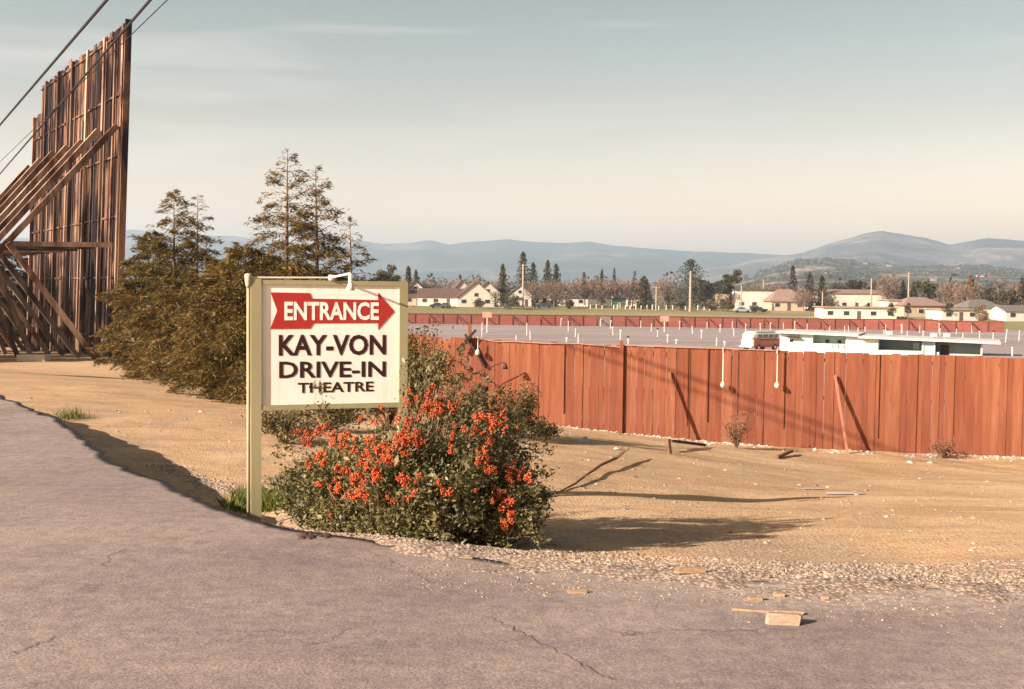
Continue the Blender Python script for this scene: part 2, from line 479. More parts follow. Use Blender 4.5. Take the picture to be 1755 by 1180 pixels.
# road slab with a broken edge
def road():
    P = EDGE_S
    seg = np.sqrt(((P[1:] - P[:-1]) ** 2).sum(1)); cum = np.r_[0, np.cumsum(seg)]
    s0 = cum[np.argmin(abs(P[:, 0] + 16))]; s1 = cum[np.argmin(abs(P[:, 0] - 9))]
    S = np.unique(np.concatenate([np.arange(0, s0, 2.0), np.arange(s0, s1, .07), np.arange(s1, cum[-1], 2.0)]))
    ex = np.interp(S, cum, P[:, 0]); ey = np.interp(S, cum, P[:, 1])
    tx = np.gradient(ex, S); ty = np.gradient(ey, S)
    k = 25
    kern = np.ones(k) / k
    txs = np.convolve(np.pad(tx, k // 2, 'edge'), kern, 'valid'); tys = np.convolve(np.pad(ty, k // 2, 'edge'), kern, 'valid')
    nl = np.hypot(txs, tys); nxn, nyn = tys / nl, -txs / nl           # points to the road side
    jag = .17 * vnoise(S, S * 0, .9, 21) + .13 * vnoise(S, S * 0, .33, 22) + .05 * vnoise(S, S * 0, .11, 23)
    jag *= (S > s0) * (S < s1)
    ex = ex - nxn * (jag - .03); ey = ey - nyn * (jag - .03)
    off = np.concatenate([[0], np.arange(.12, 7, .16), np.arange(7, 20, 1.5)])
    X = ex[:, None] + nxn[:, None] * off; Y = ey[:, None] + nyn[:, None] * off
    D = edge_dist(X, Y)
    H = road_h(X, Y) - .018
    # humps and dips in the worn surface
    H = H - .035 * np.exp(-(((X + 1.0) / .55) ** 2 + ((Y - 5.15) / .16) ** 2)) - .03 * np.exp(-(((X - .35) / .6) ** 2 + ((Y - 6.2) / .12) ** 2))
    V = np.stack([X, Y, EYE - H], -1)
    skirt = V[:, :1].copy(); skirt[:, :, 2] -= .62
    V = np.concatenate([skirt, V], 1)
    r, c = V.shape[:2]
    I = np.arange(r * c).reshape(r, c)
    q = np.stack([I[:-1, :-1], I[:-1, 1:], I[1:, 1:], I[1:, :-1]], -1).reshape(-1, 4)
    me = fastmesh('road', V.reshape(-1, 3), q, True)
    Dd = np.concatenate([D[:, :1], D], 1); XX = np.concatenate([X[:, :1], X], 1); YY = np.concatenate([Y[:, :1], Y], 1)
    g = (1 - smst(.1, .9, -Dd)) * smst(-.6, 1.5, XX) + .7 * vnoise(XX, YY, .5, 31) * (1 - smst(.5, 1.3, -Dd)) * smst(-1.5, .5, XX)
    g = np.clip(g * .85, 0, 1); g[:, :2] *= .5
    a = me.attributes.new('gravel', 'FLOAT', 'POINT'); a.data.foreach_set('value', g.ravel().astype(np.float32))
    o = link('road', me, M['asphalt']); tag(o, kind='structure')
road()

# ------------------------------------------------------------------ hills
def ridge(name, prof, D, depth, amp, mat, ncol=260, nrow=26, seed=1, nscale=.09):
    px = np.array([p[0] for p in prof], float); py = np.array([p[1] for p in prof], float)
    u = np.linspace(px[0], px[-1], ncol)
    top = np.interp(u, px, py)
    top = top + 2.2 * vnoise(u, u * 0, 34, seed) + 1.3 * vnoise(u, u * 0, 13, seed + 1)
    V = np.zeros((nrow + 3, ncol, 3))
    for i, (a, b) in enumerate(zip(u, top)):
        p = at(a, b, D)
        ang = Vector((p.x, p.y)).normalized()
        for r in range(nrow + 3):
            if r <= nrow:
                t = r / nrow                      # 0 foot, 1 crest
                dist = D - depth * (1 - t)
                x = p.x * dist / D; y = dist
                base = EYE - 3.2
                z = base + (p.z - base) * (t ** 1.25)
                z += amp * math.sin(t * math.pi) * (float(vnoise(x, y, depth * .22, seed + 4)) + .55 * float(vnoise(x, y, depth * nscale, seed + 5)))
                if r == 0: z -= 4
            else:
                t = (r - nrow) / 2
                dist = D + depth * .8 * t; x = p.x * dist / D; y = dist
                z = EYE - 3.2 + (p.z - EYE + 3.2) * (1 - t)
            V[r, i] = (x, y, z)
    r, c = V.shape[:2]
    I = np.arange(r * c).reshape(r, c)
    q = np.stack([I[:-1, :-1], I[:-1, 1:], I[1:, 1:], I[1:, :-1]], -1).reshape(-1, 4)
    me = fastmesh(name, V.reshape(-1, 3), q, True)
    return tag(link(name, me, mat), kind='structure')
def ridge_far(px, base=None): pass
M['hill_far'] = mat_hill('far_ridge', (.035, .04, .038), (.085, .08, .06), (.24, .19, .15), .0026, .62, .46)
M['hill_peak'] = mat_hill('peak_scrub', (.06, .055, .05), (.14, .115, .09), (.32, .25, .20), .0034, .60, .44)
M['hill_near'] = mat_hill('foothill_oaks', (.035, .035, .025), (.13, .12, .07), (.42, .31, .23), .013, .58, .44)
ridge('far_ridge', [(-900, 420), (-500, 400), (-100, 412), (120, 405), (230, 393), (330, 402), (410, 405), (520, 424), (620, 412), (655, 417), (700, 417), (735, 411), (770, 418), (820, 413), (870, 410), (940, 416), (1010, 414), (1060, 421), (1130, 426), (1200, 430), (1290, 433), (1360, 438), (1500, 446), (1755, 455), (2400, 450)],
      6500, 2600, 60, M['hill_far'], seed=3)
ridge('distant_peaks', [(1100, 470), (1230, 455), (1330, 440), (1380, 431), (1440, 412), (1480, 400), (1510, 395), (1540, 399), (1590, 408), (1625, 419), (1660, 413), (1690, 408), (1755, 413), (1850, 425), (2000, 418), (2300, 440), (2600, 450)],
      5200, 2200, 70, M['hill_peak'], seed=8)
ridge('foothill', [(1120, 497), (1220, 488), (1290, 472), (1330, 455), (1370, 446), (1420, 444), (1480, 449), (1540, 454), (1600, 457), (1680, 455), (1755, 462), (1900, 452), (2300, 460)],
      2600, 1500, 16, M['hill_near'], seed=13, nscale=.06)

# ------------------------------------------------------------------ wood and paint materials
def mat_redboard():
    m, N, L = newmat('red_stained_board')
    p = pos(N, L, (5, 5, .35))
    n = noise(N, L, 2.2, 7, p, .65)
    big = noise(N, L, .35, 4, pos(N, L, (1, 1, .6)))
    c = ramp(N, L, n, [(.28, (.230, .073, .038)), (.5, (.285, .094, .048)), (.75, (.37, .135, .080))])
    oi = N.new('ShaderNodeObjectInfo')
    c = mixc(N, L, 1.0, c, ramp(N, L, oi.outputs['Random'], [(0, (.82, .77, .77)), (.25, (.93, .90, .9)), (.5, (.98, .98, .97)), (.75, (1.05, 1.1, 1.06)), (1, (1.15, 1.28, 1.25))]), 'MULTIPLY')
    c = mixc(N, L, 1.0, c, ramp(N, L, big, [(.35, (.85, .82, .83)), (.65, (1.06, 1.1, 1.1))]), 'MULTIPLY')
    st = noise(N, L, 3, 5, pos(N, L, (2.4, 2.4, .8)))
    dk = noise(N, L, 6, 6, pos(N, L, (6, 6, .5)), .75)
    c = mixc(N, L, ramp(N, L, dk, [(.62, (0, 0, 0)), (.72, (.7, .7, .7))]), c, (.10, .03, .02))
    c = mixc(N, L, ramp(N, L, st, [(.66, (0, 0, 0)), (.8, (.35, .35, .35))]), c, (.40, .22, .17))
    return finish(m, N, L, c, .85, n, .35, .01, .2)
M['red'] = mat_redboard()
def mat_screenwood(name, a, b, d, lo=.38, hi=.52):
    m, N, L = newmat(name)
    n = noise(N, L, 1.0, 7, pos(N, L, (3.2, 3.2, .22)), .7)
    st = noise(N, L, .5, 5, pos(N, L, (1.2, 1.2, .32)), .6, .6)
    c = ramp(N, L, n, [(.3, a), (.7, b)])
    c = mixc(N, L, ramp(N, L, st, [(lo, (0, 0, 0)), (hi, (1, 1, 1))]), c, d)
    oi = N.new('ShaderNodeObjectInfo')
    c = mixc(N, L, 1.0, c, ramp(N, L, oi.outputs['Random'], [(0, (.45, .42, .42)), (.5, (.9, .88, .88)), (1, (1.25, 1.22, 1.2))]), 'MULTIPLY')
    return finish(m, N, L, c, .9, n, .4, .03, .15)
M['plank'] = mat_screenwood('weathered_shaded_plank', (.13, .058, .036), (.38, .225, .145), (.022, .009, .008), .39, .53)  # dark mottling is tree and pole shade painted into the weathered wood colour
M['pole'] = mat_screenwood('weathered_pole', (.38, .25, .18), (.66, .50, .39), (.13, .06, .042), .43, .58)
M['farred'] = mat_simple('faded_red_boards', (.29, .085, .06), (.22, .065, .05), .5, .9, (1, 1, 3), .2, .2, .18)
M['farpost'] = mat_simple('dark_fence_frame', (.16, .05, .04), (.11, .04, .03), 1.0, .9)
M['olive'] = mat_simple('olive_cream_paint', (.46, .42, .245), (.39, .355, .20), 3.5, .6, (1, 1, .3), .1)
M['conduit'] = mat_simple('cream_conduit', (.60, .53, .36), (.50, .43, .28), 6, .5)
def mat_panel():
    m, N, L = newmat('white_sign_paint')
    n = noise(N, L, 2.2, 6, pos(N, L), .6)
    c = ramp(N, L, n, [(.3, (.80, .77, .71)), (.7, (.86, .83, .78))])
    st = noise(N, L, 5, 6, pos(N, L, (2.5, 2.5, .35)), .7)
    c = mixc(N, L, 1.0, c, ramp(N, L, st, [(.30, (.88, .84, .78)), (.48, (1, 1, 1))]), 'MULTIPLY')
    return finish(m, N, L, c, .45, n, .03, .01, .4)
M['panel'] = mat_panel()
M['redpaint'] = mat_simple('red_sign_paint', (.56, .042, .032), (.50, .036, .028), 4, .5)
M['blackpaint'] = mat_simple('dark_lettering_paint', (.052, .014, .014), (.045, .012, .012), 4, .5)
M['white'] = mat_simple('white_paint', (.56, .51, .45), (.48, .43, .38), 1.5, .7)
M['offwhite'] = mat_simple('off_white_stucco', (.62, .54, .45), (.54, .46, .38), .5, .85)
M['cream'] = mat_simple('cream_stucco', (.60, .48, .34), (.52, .41, .29), .5, .85)
M['mint'] = mat_simple('mint_green_paint', (.46, .66, .60), (.40, .58, .53), .6, .8)
M['bluegrey'] = mat_simple('blue_grey_shutter', (.24, .27, .30), (.18, .21, .24), 1, .7)
M['lamp'] = mat_simple('white_enamel', (.68, .62, .55), (.60, .54, .48), 8, .35)
M['dark'] = mat_simple('dark_metal', (.05, .035, .035), (.03, .02, .02), 8, .6)
M['cable'] = mat_simple('black_cable', (.035, .025, .035), (.025, .02, .025), 8, .7)
M['glass'] = mat_simple('dark_window_glass', (.05, .045, .05), (.03, .03, .035), 1, .15, spec=.6)
M['brown'] = mat_simple('brown_shingle_roof', (.16, .10, .08), (.11, .07, .06), .8, .9, (1, 1, 6))
M['grey'] = mat_simple('grey_shingle_roof', (.22, .19, .18), (.16, .14, .13), .8, .9, (1, 1, 6))
M['tan'] = mat_simple('tan_gravel_roof', (.40, .29, .22), (.33, .24, .18), .8, .9)
M['pinkroof'] = mat_simple('rosy_shingle_roof', (.36, .24, .21), (.28, .19, .16), .8, .9, (1, 1, 6))
M['greenpaint'] = mat_simple('green_paint', (.10, .22, .15), (.08, .18, .12), 1, .8)
M['rust'] = mat_simple('rust_red_paint', (.42, .10, .075), (.36, .085, .06), 2, .5)
M['tyre'] = mat_simple('tyre_rubber', (.025, .022, .022), (.02, .018, .018), 5, .9)
M['carblue'] = mat_simple('pale_blue_car_paint', (.34, .40, .46), (.30, .36, .42), 3, .35)
M['cardark'] = mat_simple('dark_car_paint', (.06, .07, .09), (.05, .06, .08), 3, .35)
M['freshwood'] = mat_simple('split_yellow_wood', (.46, .31, .19), (.30, .19, .11), 14, .8, (1, 5, 5))
M['bark'] = mat_simple('conifer_bark', (.24, .15, .10), (.15, .09, .06), 4, .95, (1, 1, .4), .5)
M['greybark'] = mat_simple('grey_bark', (.26, .20, .17), (.18, .13, .11), 4, .95, (1, 1, .4), .5)
M['twig'] = mat_simple('dry_twig', (.26, .14, .09), (.16, .08, .05), 9, .95)
M['redwood'] = mat_leaf('redwood_needles', [(.060, .050, .014), (.155, .122, .030), (.235, .165, .046), (.31, .19, .06)])
M['redwood_dry'] = mat_leaf('thin_redwood_needles', [(.08, .06, .025), (.18, .115, .05), (.26, .16, .075)])
M['conifer'] = mat_leaf('conifer_needles', [(.045, .042, .02), (.095, .082, .034), (.15, .12, .055)])
M['conifer_blue'] = mat_leaf('cedar_needles', [(.035, .042, .028), (.08, .088, .058), (.13, .13, .085)])
M['broad'] = mat_leaf('evergreen_leaves', [(.045, .048, .014), (.10, .10, .028), (.15, .135, .04)])
M['olivebush'] = mat_leaf('olive_shrub_leaves', [(.05, .045, .014), (.12, .10, .032), (.17, .14, .05)])
M['bare'] = mat_leaf('bare_twigs', [(.17, .115, .085), (.26, .18, .135), (.33, .235, .18)], .9, .1)
M['russet'] = mat_leaf('russet_leaves', [(.14, .075, .04), (.24, .14, .075), (.29, .17, .09)])
M['pyra'] = mat_leaf('firethorn_leaves', [(.050, .052, .019), (.135, .128, .048), (.215, .195, .084), (.28, .25, .125)], .45, .2)
M['berry'] = mat_leaf('orange_berries', [(.38, .050, .018), (.56, .100, .028), (.70, .17, .045)], .35, .0)
M['grassg'] = mat_leaf('green_grass', [(.08, .11, .02), (.17, .20, .04), (.26, .26, .07)])
M['stone'] = mat_leaf('pale_stones', [(.30, .21, .15), (.48, .36, .27), (.64, .52, .42)], .9, 0)
M['rubble'] = mat_leaf('white_rubble', [(.48, .40, .33), (.66, .58, .50), (.76, .70, .62)], .9, 0)

# ------------------------------------------------------------------ movie screen
def movie_screen():
    A = at(203, 560, 66.0); B = at(50, 560, 89.0)
    a = Vector((A.x, A.y, 0)); b = Vector((B.x, B.y, 0))
    u = (b - a).normalized(); W = (b - a).length
    n = Vector((u.y, -u.x, 0));
    if n.x > 0: n = -n                                   # towards the braces, left and forward
    ztop = at(228, 35, 66).z
    z0 = gz(a.x, a.y)
    t = thing('drive_in_screen', (a.x, a.y, z0), 'tall weathered wooden drive-in movie screen seen from its braced back', 'movie screen')
    npl = 40
    wid = W / npl
    for i in range(npl):
        p = a + u * (wid * (i + .5))
        zt = ztop + RNG.uniform(-.12, .12)
        if i > npl - 5: zt -= 2.2
        if i == npl - 18: zt += .5
        off = (.06 if i % 2 else 0) + RNG.uniform(-.004, .004)
        c = p + n * off
        zb = gz(p.x, p.y) + RNG.uniform(.0, .25)
        m = MB().beam((c.x, c.y, zb), (c.x, c.y, zt), wid * RNG.uniform(1.02, 1.06), .05, up=n)
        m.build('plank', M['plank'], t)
    nb = 7
    for k in range(nb):
        s = .35 + (W - .7) * k / (nb - 1)
        p = a + u * s
        g = gz(p.x, p.y)
        zt = ztop - .05 - (2.2 if k == nb - 1 else 0)
        MB().beam(p + n * .20 + Vector((0, 0, g)), p + n * .20 + Vector((0, 0, zt)), .34, .16, up=n).build('post', M['pole'], t)
        zb = 11.4 + RNG.uniform(-.3, .2)
        # long raking brace
        q0 = p + n * .45 + Vector((0, 0, zb)); foot = p + n * 11.6; q1 = foot + Vector((0, 0, gz(foot.x, foot.y) + .1))
        MB().beam(q0 + u * .0, q1, .40, .34).build('brace', M['pole'], t)
        # horizontal tie and lower strut
        f = (zb - 4.1) / (zb - q1.z)
        j = q0.lerp(q1, f)
        MB().beam(j + u * .42, Vector((p.x, p.y, j.z + .1)) + n * .4 + u * .42, .22, .28).build('tie', M['pole'], t)
        s0 = p + n * 1.3; MB().beam(j - u * .42, s0 + Vector((0, 0, gz(s0.x, s0.y))) - u * .42, .34, .30).build('strut', M['pole'], t)
        s1 = p + n * 4.6; MB().beam(j + n * .6 - Vector((0, 0, .7)) + u * .8, s1 + Vector((0, 0, gz(s1.x, s1.y))) + u * .8, .30, .26).build('strut', M['pole'], t)
    for zz in np.linspace(z0 + 1.2, ztop - .4, 6):
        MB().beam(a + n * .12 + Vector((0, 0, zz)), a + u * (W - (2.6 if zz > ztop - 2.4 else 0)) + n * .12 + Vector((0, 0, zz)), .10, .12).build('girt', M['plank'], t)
    # intermediate lighter studs
    for k in range(9):
        s = 1.6 + (W - 3) * (k + RNG.uniform(-.3, .3)) / 9
        p = a + u * s
        zt = ztop - RNG.uniform(.2, 6); zb = gz(p.x, p.y) + RNG.uniform(0, 4)
        MB().beam(p + n * .16 + Vector((0, 0, zb)), p + n * .16 + Vector((0, 0, zt)), .14, .09, up=n).build('stud', M['pole'], t)
    # board edge strip on the near side
    e = a - u * .08
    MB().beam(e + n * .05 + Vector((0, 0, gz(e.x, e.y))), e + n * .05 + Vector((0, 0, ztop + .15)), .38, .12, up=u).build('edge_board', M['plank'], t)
    ft = a + n * 4.7 + u * .2
    MB().box(ft.x - .8, ft.x + .8, ft.y - .4, ft.y + .4, gz(ft.x, ft.y) - .1, gz(ft.x, ft.y) + .35).build('footing', M['offwhite'], t)
    # the whole frame leans a little towards the audience
    for ch in t.children:
        if ch.name.startswith('footing'): continue
        me = ch.data; co = np.empty(len(me.vertices) * 3, np.float32); me.vertices.foreach_get('co', co); co = co.reshape(-1, 3)
        k_ = np.clip(co[:, 2], 0, None) / (ztop - z0) * .72
        co[:, 0] -= n.x * k_; co[:, 1] -= n.y * k_
        me.vertices.foreach_set('co', co.ravel()); me.update()
    return a, b, u, n
SCR = movie_screen()

# ------------------------------------------------------------------ entrance sign
def letter_mesh(txt, bold=.0):
    cu = bpy.data.curves.new('tmp', 'FONT'); cu.body = txt; cu.offset = bold; cu.resolution_u = 3; cu.space_character = 1.0
    ob = bpy.data.objects.new('tmp', cu); C.objects.link(ob)
    dg = bpy.context.evaluated_depsgraph_get(); me = ob.evaluated_get(dg).to_mesh()
    V = np.array([v.co[:] for v in me.vertices]); Fc = [list(p.vertices) for p in me.polygons]
    ob.evaluated_get(dg).to_mesh_clear(); bpy.data.objects.remove(ob); bpy.data.curves.remove(cu)
    return V, Fc
def entrance_sign():
    Lp = at(448, 600, 10.9); Rp = at(683.5, 590, 11.34)
    u = Vector((Rp.x - Lp.x, Rp.y - Lp.y, 0)); W = u.length; u.normalize()
    n = Vector((u.y, -u.x, 0))                          # towards the viewer
    O = Vector((Lp.x, Lp.y, 0))
    def on(px, py, off=0):
        v = ray(px, py); e = Vector((0, 0, EYE)); k = (O + n * off - e).dot(n) / v.dot(n); p = e + v * k
        return (p - O).dot(u), p.z
    ztop = on(448, 487)[1]; zbot = on(449, 694)[1]
    post = O - u * .055
    pb = gpx(432, 856)
    zg = gz(post.x, post.y)
    t = thing('entrance_sign', (post.x, post.y, zg), 'white drive-in entrance sign with red arrow on olive posts behind the berry bush', 'sign')
    def slab(u0, u1, z0, z1, f0, f1, name, mat, parent=t):
        P = [O + u * u0 + n * f0, O + u * u1 + n * f0, O + u * u1 + n * f1, O + u * u0 + n * f1]
        m = MB(); V = [(p.x, p.y, z0) for p in P] + [(p.x, p.y, z1) for p in P]
        m.add(V, [[0, 3, 2, 1], [4, 5, 6, 7], [0, 1, 5, 4], [1, 2, 6, 5], [2, 3, 7, 6], [3, 0, 4, 7]])
        return m.build(name, mat, parent)
    slab(0, W, zbot, ztop, -.012, .0, 'panel', M['panel'])
    slab(-.098, -.002, zg - .3, ztop + .055, -.07, .022, 'post', M['olive'])
    rg = gz((O + u * W).x, (O + u * W).y)
    slab(W + .002, W + .088, rg - .3, ztop + .045, -.07, .022, 'post', M['olive'])
    slab(0, W, ztop + .001, ztop + .046, -.05, .018, 'top_rail', M['olive'])
    slab(0, W, zbot - .05, zbot - .001, -.05, .018, 'bottom_rail', M['olive'])
    # arrow
    K = 3.9333
    pts = [(250, 238), (515, 243), (530, 280), (975, 290), (975, 240), (1085, 368), (975, 490), (975, 445), (540, 447), (517, 483), (247, 485), (295, 362)]
    A = [on(400 + x / K, 440 + y / K) for x, y in pts]
    V = []; nn = len(A)
    for off in (.0005, .004):
        for (s, z) in A:
            p = O + u * s + n * off; V.append((p.x, p.y, z))
    m = MB(); m.add(V, [list(range(nn))[::-1], list(range(nn, 2 * nn))] + [[i, (i + 1) % nn, nn + (i + 1) % nn, nn + i] for i in range(nn)])
    arrow = m.build('arrow', M['redpaint'], t)
    def words(txt, x0, x1, yl0, yl1, yr0, yr1, mat, off, bold, parent, label, gaps=None):
        V, Fc = letter_mesh(txt, bold)
        lo = V.min(0); hi = V.max(0)
        a0 = on(400 + x0 / K, 440 + yl1 / K); a1 = on(400 + x0 / K, 440 + yl0 / K); b0 = on(400 + x1 / K, 440 + yr1 / K); b1 = on(400 + x1 / K, 440 + yr0 / K)
        s = (V[:, 0] - lo[0]) / (hi[0] - lo[0]); r = (V[:, 1] - lo[1]) / (hi[1] - lo[1])
        U = a0[0] + s * (b0[0] - a0[0])
        Z = (a0[1] + s * (b0[1] - a0[1])) * (1 - r) + (a1[1] + s * (b1[1] - a1[1])) * r
        P = np.array([O.x, O.y, 0]) + U[:, None] * np.array(u) + off * np.array(n); P[:, 2] = Z
        m = MB(); m.add(P, Fc)
        o = m.build('lettering', mat, parent); o['label'] = label
    words('ENTRANCE', 343, 980, 300, 428, 305, 425, M['panel'], .0065, .030, arrow, 'white capitals ENTRANCE on the red arrow')
    words('KAY-VON', 305, 1028, 523, 668, 523, 660, M['blackpaint'], .003, .028, t, 'dark capitals KAY-VON')
    words('DRIVE-IN', 308, 1027, 705, 818, 703, 808, M['blackpaint'], .003, .022, t, 'dark capitals DRIVE-IN')
    words('THEATRE', 433, 945, 848, 918, 838, 905, M['blackpaint'], .003, .022, t, 'small dark capitals THEATRE')
    # conduit riser beside the post with a weatherhead cap
    c = O - u * .125 + n * .0
    cz = on(430, 476)[1]
    MB().tube([(c.x, c.y, zg - .2), (c.x, c.y, cz)], .017, 8).build('conduit', M['conduit'], t, smooth=True)
    MB().tube([(c.x, c.y, cz - .10), (c.x, c.y, cz - .06), (c.x, c.y, cz - .01), (c.x, c.y, cz + .035), (c.x, c.y, cz + .045)], [.018, .03, .036, .038, .02], 10).build('conduit_cap', M['conduit'], t, smooth=True)
    # pipe along the top, junction box, arm and lamp head
    zp = ztop + .075
    uj = on(568, 480)[0]
    p0 = c + u * .03; pj = O + u * uj
    MB().tube([(p0.x, p0.y, zp - .01), (pj.x, pj.y, zp)], .011, 6).build('pipe', M['lamp'], t)
    J = pj + n * .01
    MB().tube([(J.x, J.y, zp - .03), (J.x, J.y, zp - .02), (J.x, J.y, zp + .02), (J.x, J.y, zp + .03)], [.022, .034, .034, .02], 8).build('junction_box', M['lamp'], t, smooth=True)
    e1 = pj + n * .34 + u * .13
    MB().tube([(J.x, J.y, zp + .005), (e1.x, e1.y, zp + .04)], .011, 6).build('arm', M['lamp'], t)
    MB().tube([(e1.x, e1.y, zp + .045), (e1.x, e1.y, zp - .055)], .020, 8).build('lamp_socket', M['lamp'], t)
    MB().tube([(e1.x, e1.y, zp - .055), (e1.x, e1.y, zp - .085), (e1.x, e1.y, zp - .125)], [.022, .033, .046], 10, cap=True).build('lamp_head', M['lamp'], t, smooth=True)
    return O, u, n, W, zg
SIGN = entrance_sign()

# ------------------------------------------------------------------ near red fence
FA0 = Vector((-9.5, 29.85, 0)); FB = Vector((17.5, 26.45, 0))
FU = (FB - FA0).normalized(); FA = FA0 + FU * 6.0; FN = Vector((FU.y, -FU.x, 0))          # FN looks at the camera
def fence_s(px):
    v = ray(px, 700); d = Vector((v.x, v.y, 0)); 
    # intersect line from origin along d with fence line
    k = (FA.x * FN.x + FA.y * FN.y) / (d.x * FN.x + d.y * FN.y)
    return (d * k - FA).dot(FU)
def fence_top(s):
    px = [fence_s(p) for p in (500, 700, 870, 1064, 1240, 1500, 1755, 1900)]
    pyv = [563, 572, 583, 592, 598, 606, 613, 617]
    p = FA + FU * s
    pyy = float(np.interp(s, px, pyv)); pxx = float(np.interp(s, px, (500, 700, 870, 1064, 1240, 1500, 1755, 1900)))
    return at(pxx, pyy, p.y).z
def red_fence():
    L = (FB - FA).length
    t = thing('board_fence', (FA.x, FA.y, gz(FA.x, FA.y)), 'tall red-stained vertical board fence along the dirt lot', 'fence')
    s = 0.0; k = 0
    while s < L:
        w = RNG.choice([.14, .17, .19, .215, .24])
        p = FA + FU * (s + w / 2)
        g = gz(p.x, p.y); zt = fence_top(s + w / 2) + RNG.uniform(-.02, .02) - (.05 if RNG.random() < .06 else 0)
        off = RNG.uniform(-.012, .014); lean = RNG.uniform(-.006, .006)
        c0 = p + FN * off; gap = RNG.choice([.003, .004, .006, .013])
        MB().beam((c0.x, c0.y, g - .05), (c0.x + lean, c0.y, zt), w - gap, .022, up=FN).build('board', M['red'], t)
        s += w
    for zfr in (.25, 1.25, 2.2):
        a = FA; b = FB
        npt = 6
        for i in range(npt):
            p = FA + FU * (L * i / npt); q = FA + FU * (L * (i + 1) / npt)
            h0 = fence_top(L * i / npt) - 2.4 + zfr; h1 = fence_top(L * (i + 1) / npt) - 2.4 + zfr
            MB().beam(p - FN * .065 + Vector((0, 0, h0)), q - FN * .065 + Vector((0, 0, h1)), .05, .09).build('rail', M['red'], t)
    for ps in np.arange(.6, L, 2.45):
        p = FA + FU * ps - FN * .15
        MB().beam((p.x, p.y, gz(p.x, p.y) - .1), (p.x, p.y, fence_top(ps) - .06), .1, .1).build('post', M['red'], t)
    # the batten post that stands up at the corner of the two runs, and some narrow pale battens over joints
    for px, hi, w in ((1064, .13, .09),):
        s = fence_s(px); p = FA + FU * s + FN * .055
        MB().beam((p.x, p.y, gz(p.x, p.y)), (p.x, p.y, fence_top(s) + hi), w, .06, up=FN).build('batten', M['red'], t)
    for px in (1177, 1211, 1262, 1342, 1504, 965):
        s = fence_s(px); p = FA + FU * s + FN * .034
        MB().beam((p.x, p.y, gz(p.x, p.y) + RNG.uniform(.0, .6)), (p.x, p.y, fence_top(s) - .02), .035, .018, up=FN).build('batten', M['red'], t)
    # weathered conduit fixed along the top of the left run
    pts = []
    for px, dy in ((800, .03), (850, -.05), (880, -.02), (930, -.03), (990, 0), (1062, -.04), (1064, .02), (1150, .01), (1240, .015), (1330, .01)):
        s = fence_s(px); p = FA + FU * s + FN * .05; pts.append((p.x, p.y, fence_top(s) + dy))
    MB().tube(pts, .014, 6).build('conduit', mat_simple('pinkish_conduit', (.58, .28, .2), (.5, .24, .17), 3), t)
    return t
red_fence()
def fence_lamp(px, label, dyy=0, drop=.84, out=.2, name='fence_lamp'):
    s = fence_s(px); p = FA + FU * s; zt = fence_top(s)
    t = thing(name, (p.x, p.y, zt), label, 'lamp', 'lamps hung on the red fence')
    b = p + FN * .05
    e = p + FN * out
    MB().tube([(b.x, b.y, zt - .06), (b.x, b.y, zt + .03), (e.x, e.y, zt + .05), (e.x, e.y, zt - .1), (e.x, e.y, zt - drop)], .011, 6).build('arm', M['lamp'], t)
    f = p + FN * (out + .03); z = zt - drop
    d = (FN * .5 + Vector((0, 0, -.85))).normalized()
    q = Vector((e.x, e.y, z))
    MB().tube([q + d * -.03, q + d * .0, q + d * .05, q + d * .10, q + d * .13], [.018, .045, .062, .056, .03], 12).build('lamp_shade', M['lamp'], t, smooth=True)
fence_lamp(1237, 'white enamel lamp on red fence, left of the pair near the camper van')
fence_lamp(1329, 'white enamel lamp on red fence, just below the camper van', drop=.8)
fence_lamp(820, 'white enamel lamp on red fence beside the crossed dark bars', drop=.30)
# cast shadow of the fence lamp, modelled as a dark solid
def lamp_shadow_shape():
    s = fence_s(822); p = FA + FU * s; z = at(815, 640, p.y).z
    t = thing('lamp_shadow', (p.x, p.y, z), 'thin dark solid standing in for a lamp shadow on the red fence above berry bush', 'lamp')
    q = [at(x, y, p.y - .5) for x, y in ((808, 641), (830, 633), (850, 625), (862, 620.5), (866, 622))]
    MB().tube([p + FN * .02 + Vector((0, 0, q[0].z))] + q, .014, 6).build('arm', M['dark'], t)
    e = q[-1]
    MB().tube([e, e - Vector((0, 0, .05)), e - Vector((0, 0, .15))], [.02, .04, .075], 10).build('lamp_shade', M['dark'], t, smooth=True)
lamp_shadow_shape()
# dark crossed bars and a short post at the fence top
def crossed():
    s = fence_s(806); p = FA + FU * s
    t = thing('crossed_bars', (p.x, p.y, gz(p.x, p.y)), 'dark crossed bars by a short post at the fence top', 'timber')
    Y = p.y - .10
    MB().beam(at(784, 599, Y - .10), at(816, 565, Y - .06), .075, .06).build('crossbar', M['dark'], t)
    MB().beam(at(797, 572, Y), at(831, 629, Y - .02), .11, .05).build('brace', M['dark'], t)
    MB().beam(at(807, 600, p.y + .1), at(805, 556, p.y + .1), .09, .09).build('short_post', M['red'], t)
crossed()
def lean(pxt, pyt, pxb, pyb, label, mat, w=.08, out=.65):
    s = fence_s(pxt); p = FA + FU * s; top = at(pxt, pyt, p.y - .06)
    s2 = fence_s(pxb); b = FA + FU * s2 + FN * out
    zb = gz(b.x, b.y)
    m = MB().beam((b.x, b.y, zb - .02), top, w, .05, up=FN)
    tag(m.build('leaning_plank', mat, None, (b.x, b.y, zb)), label, 'plank', 'planks leaning on the red fence')
lean(1148, 637, 1155, 775, 'narrow plank leaning on red fence left of the two white lamps', M['red'], .055)
lean(1431, 643, 1446, 778, 'pale plank leaning on red fence far right of the white lamps', mat_simple('pinkish_plank', (.46, .19, .12), (.38, .14, .085), 3, .9, (3, 3, .4)), .055, .7)
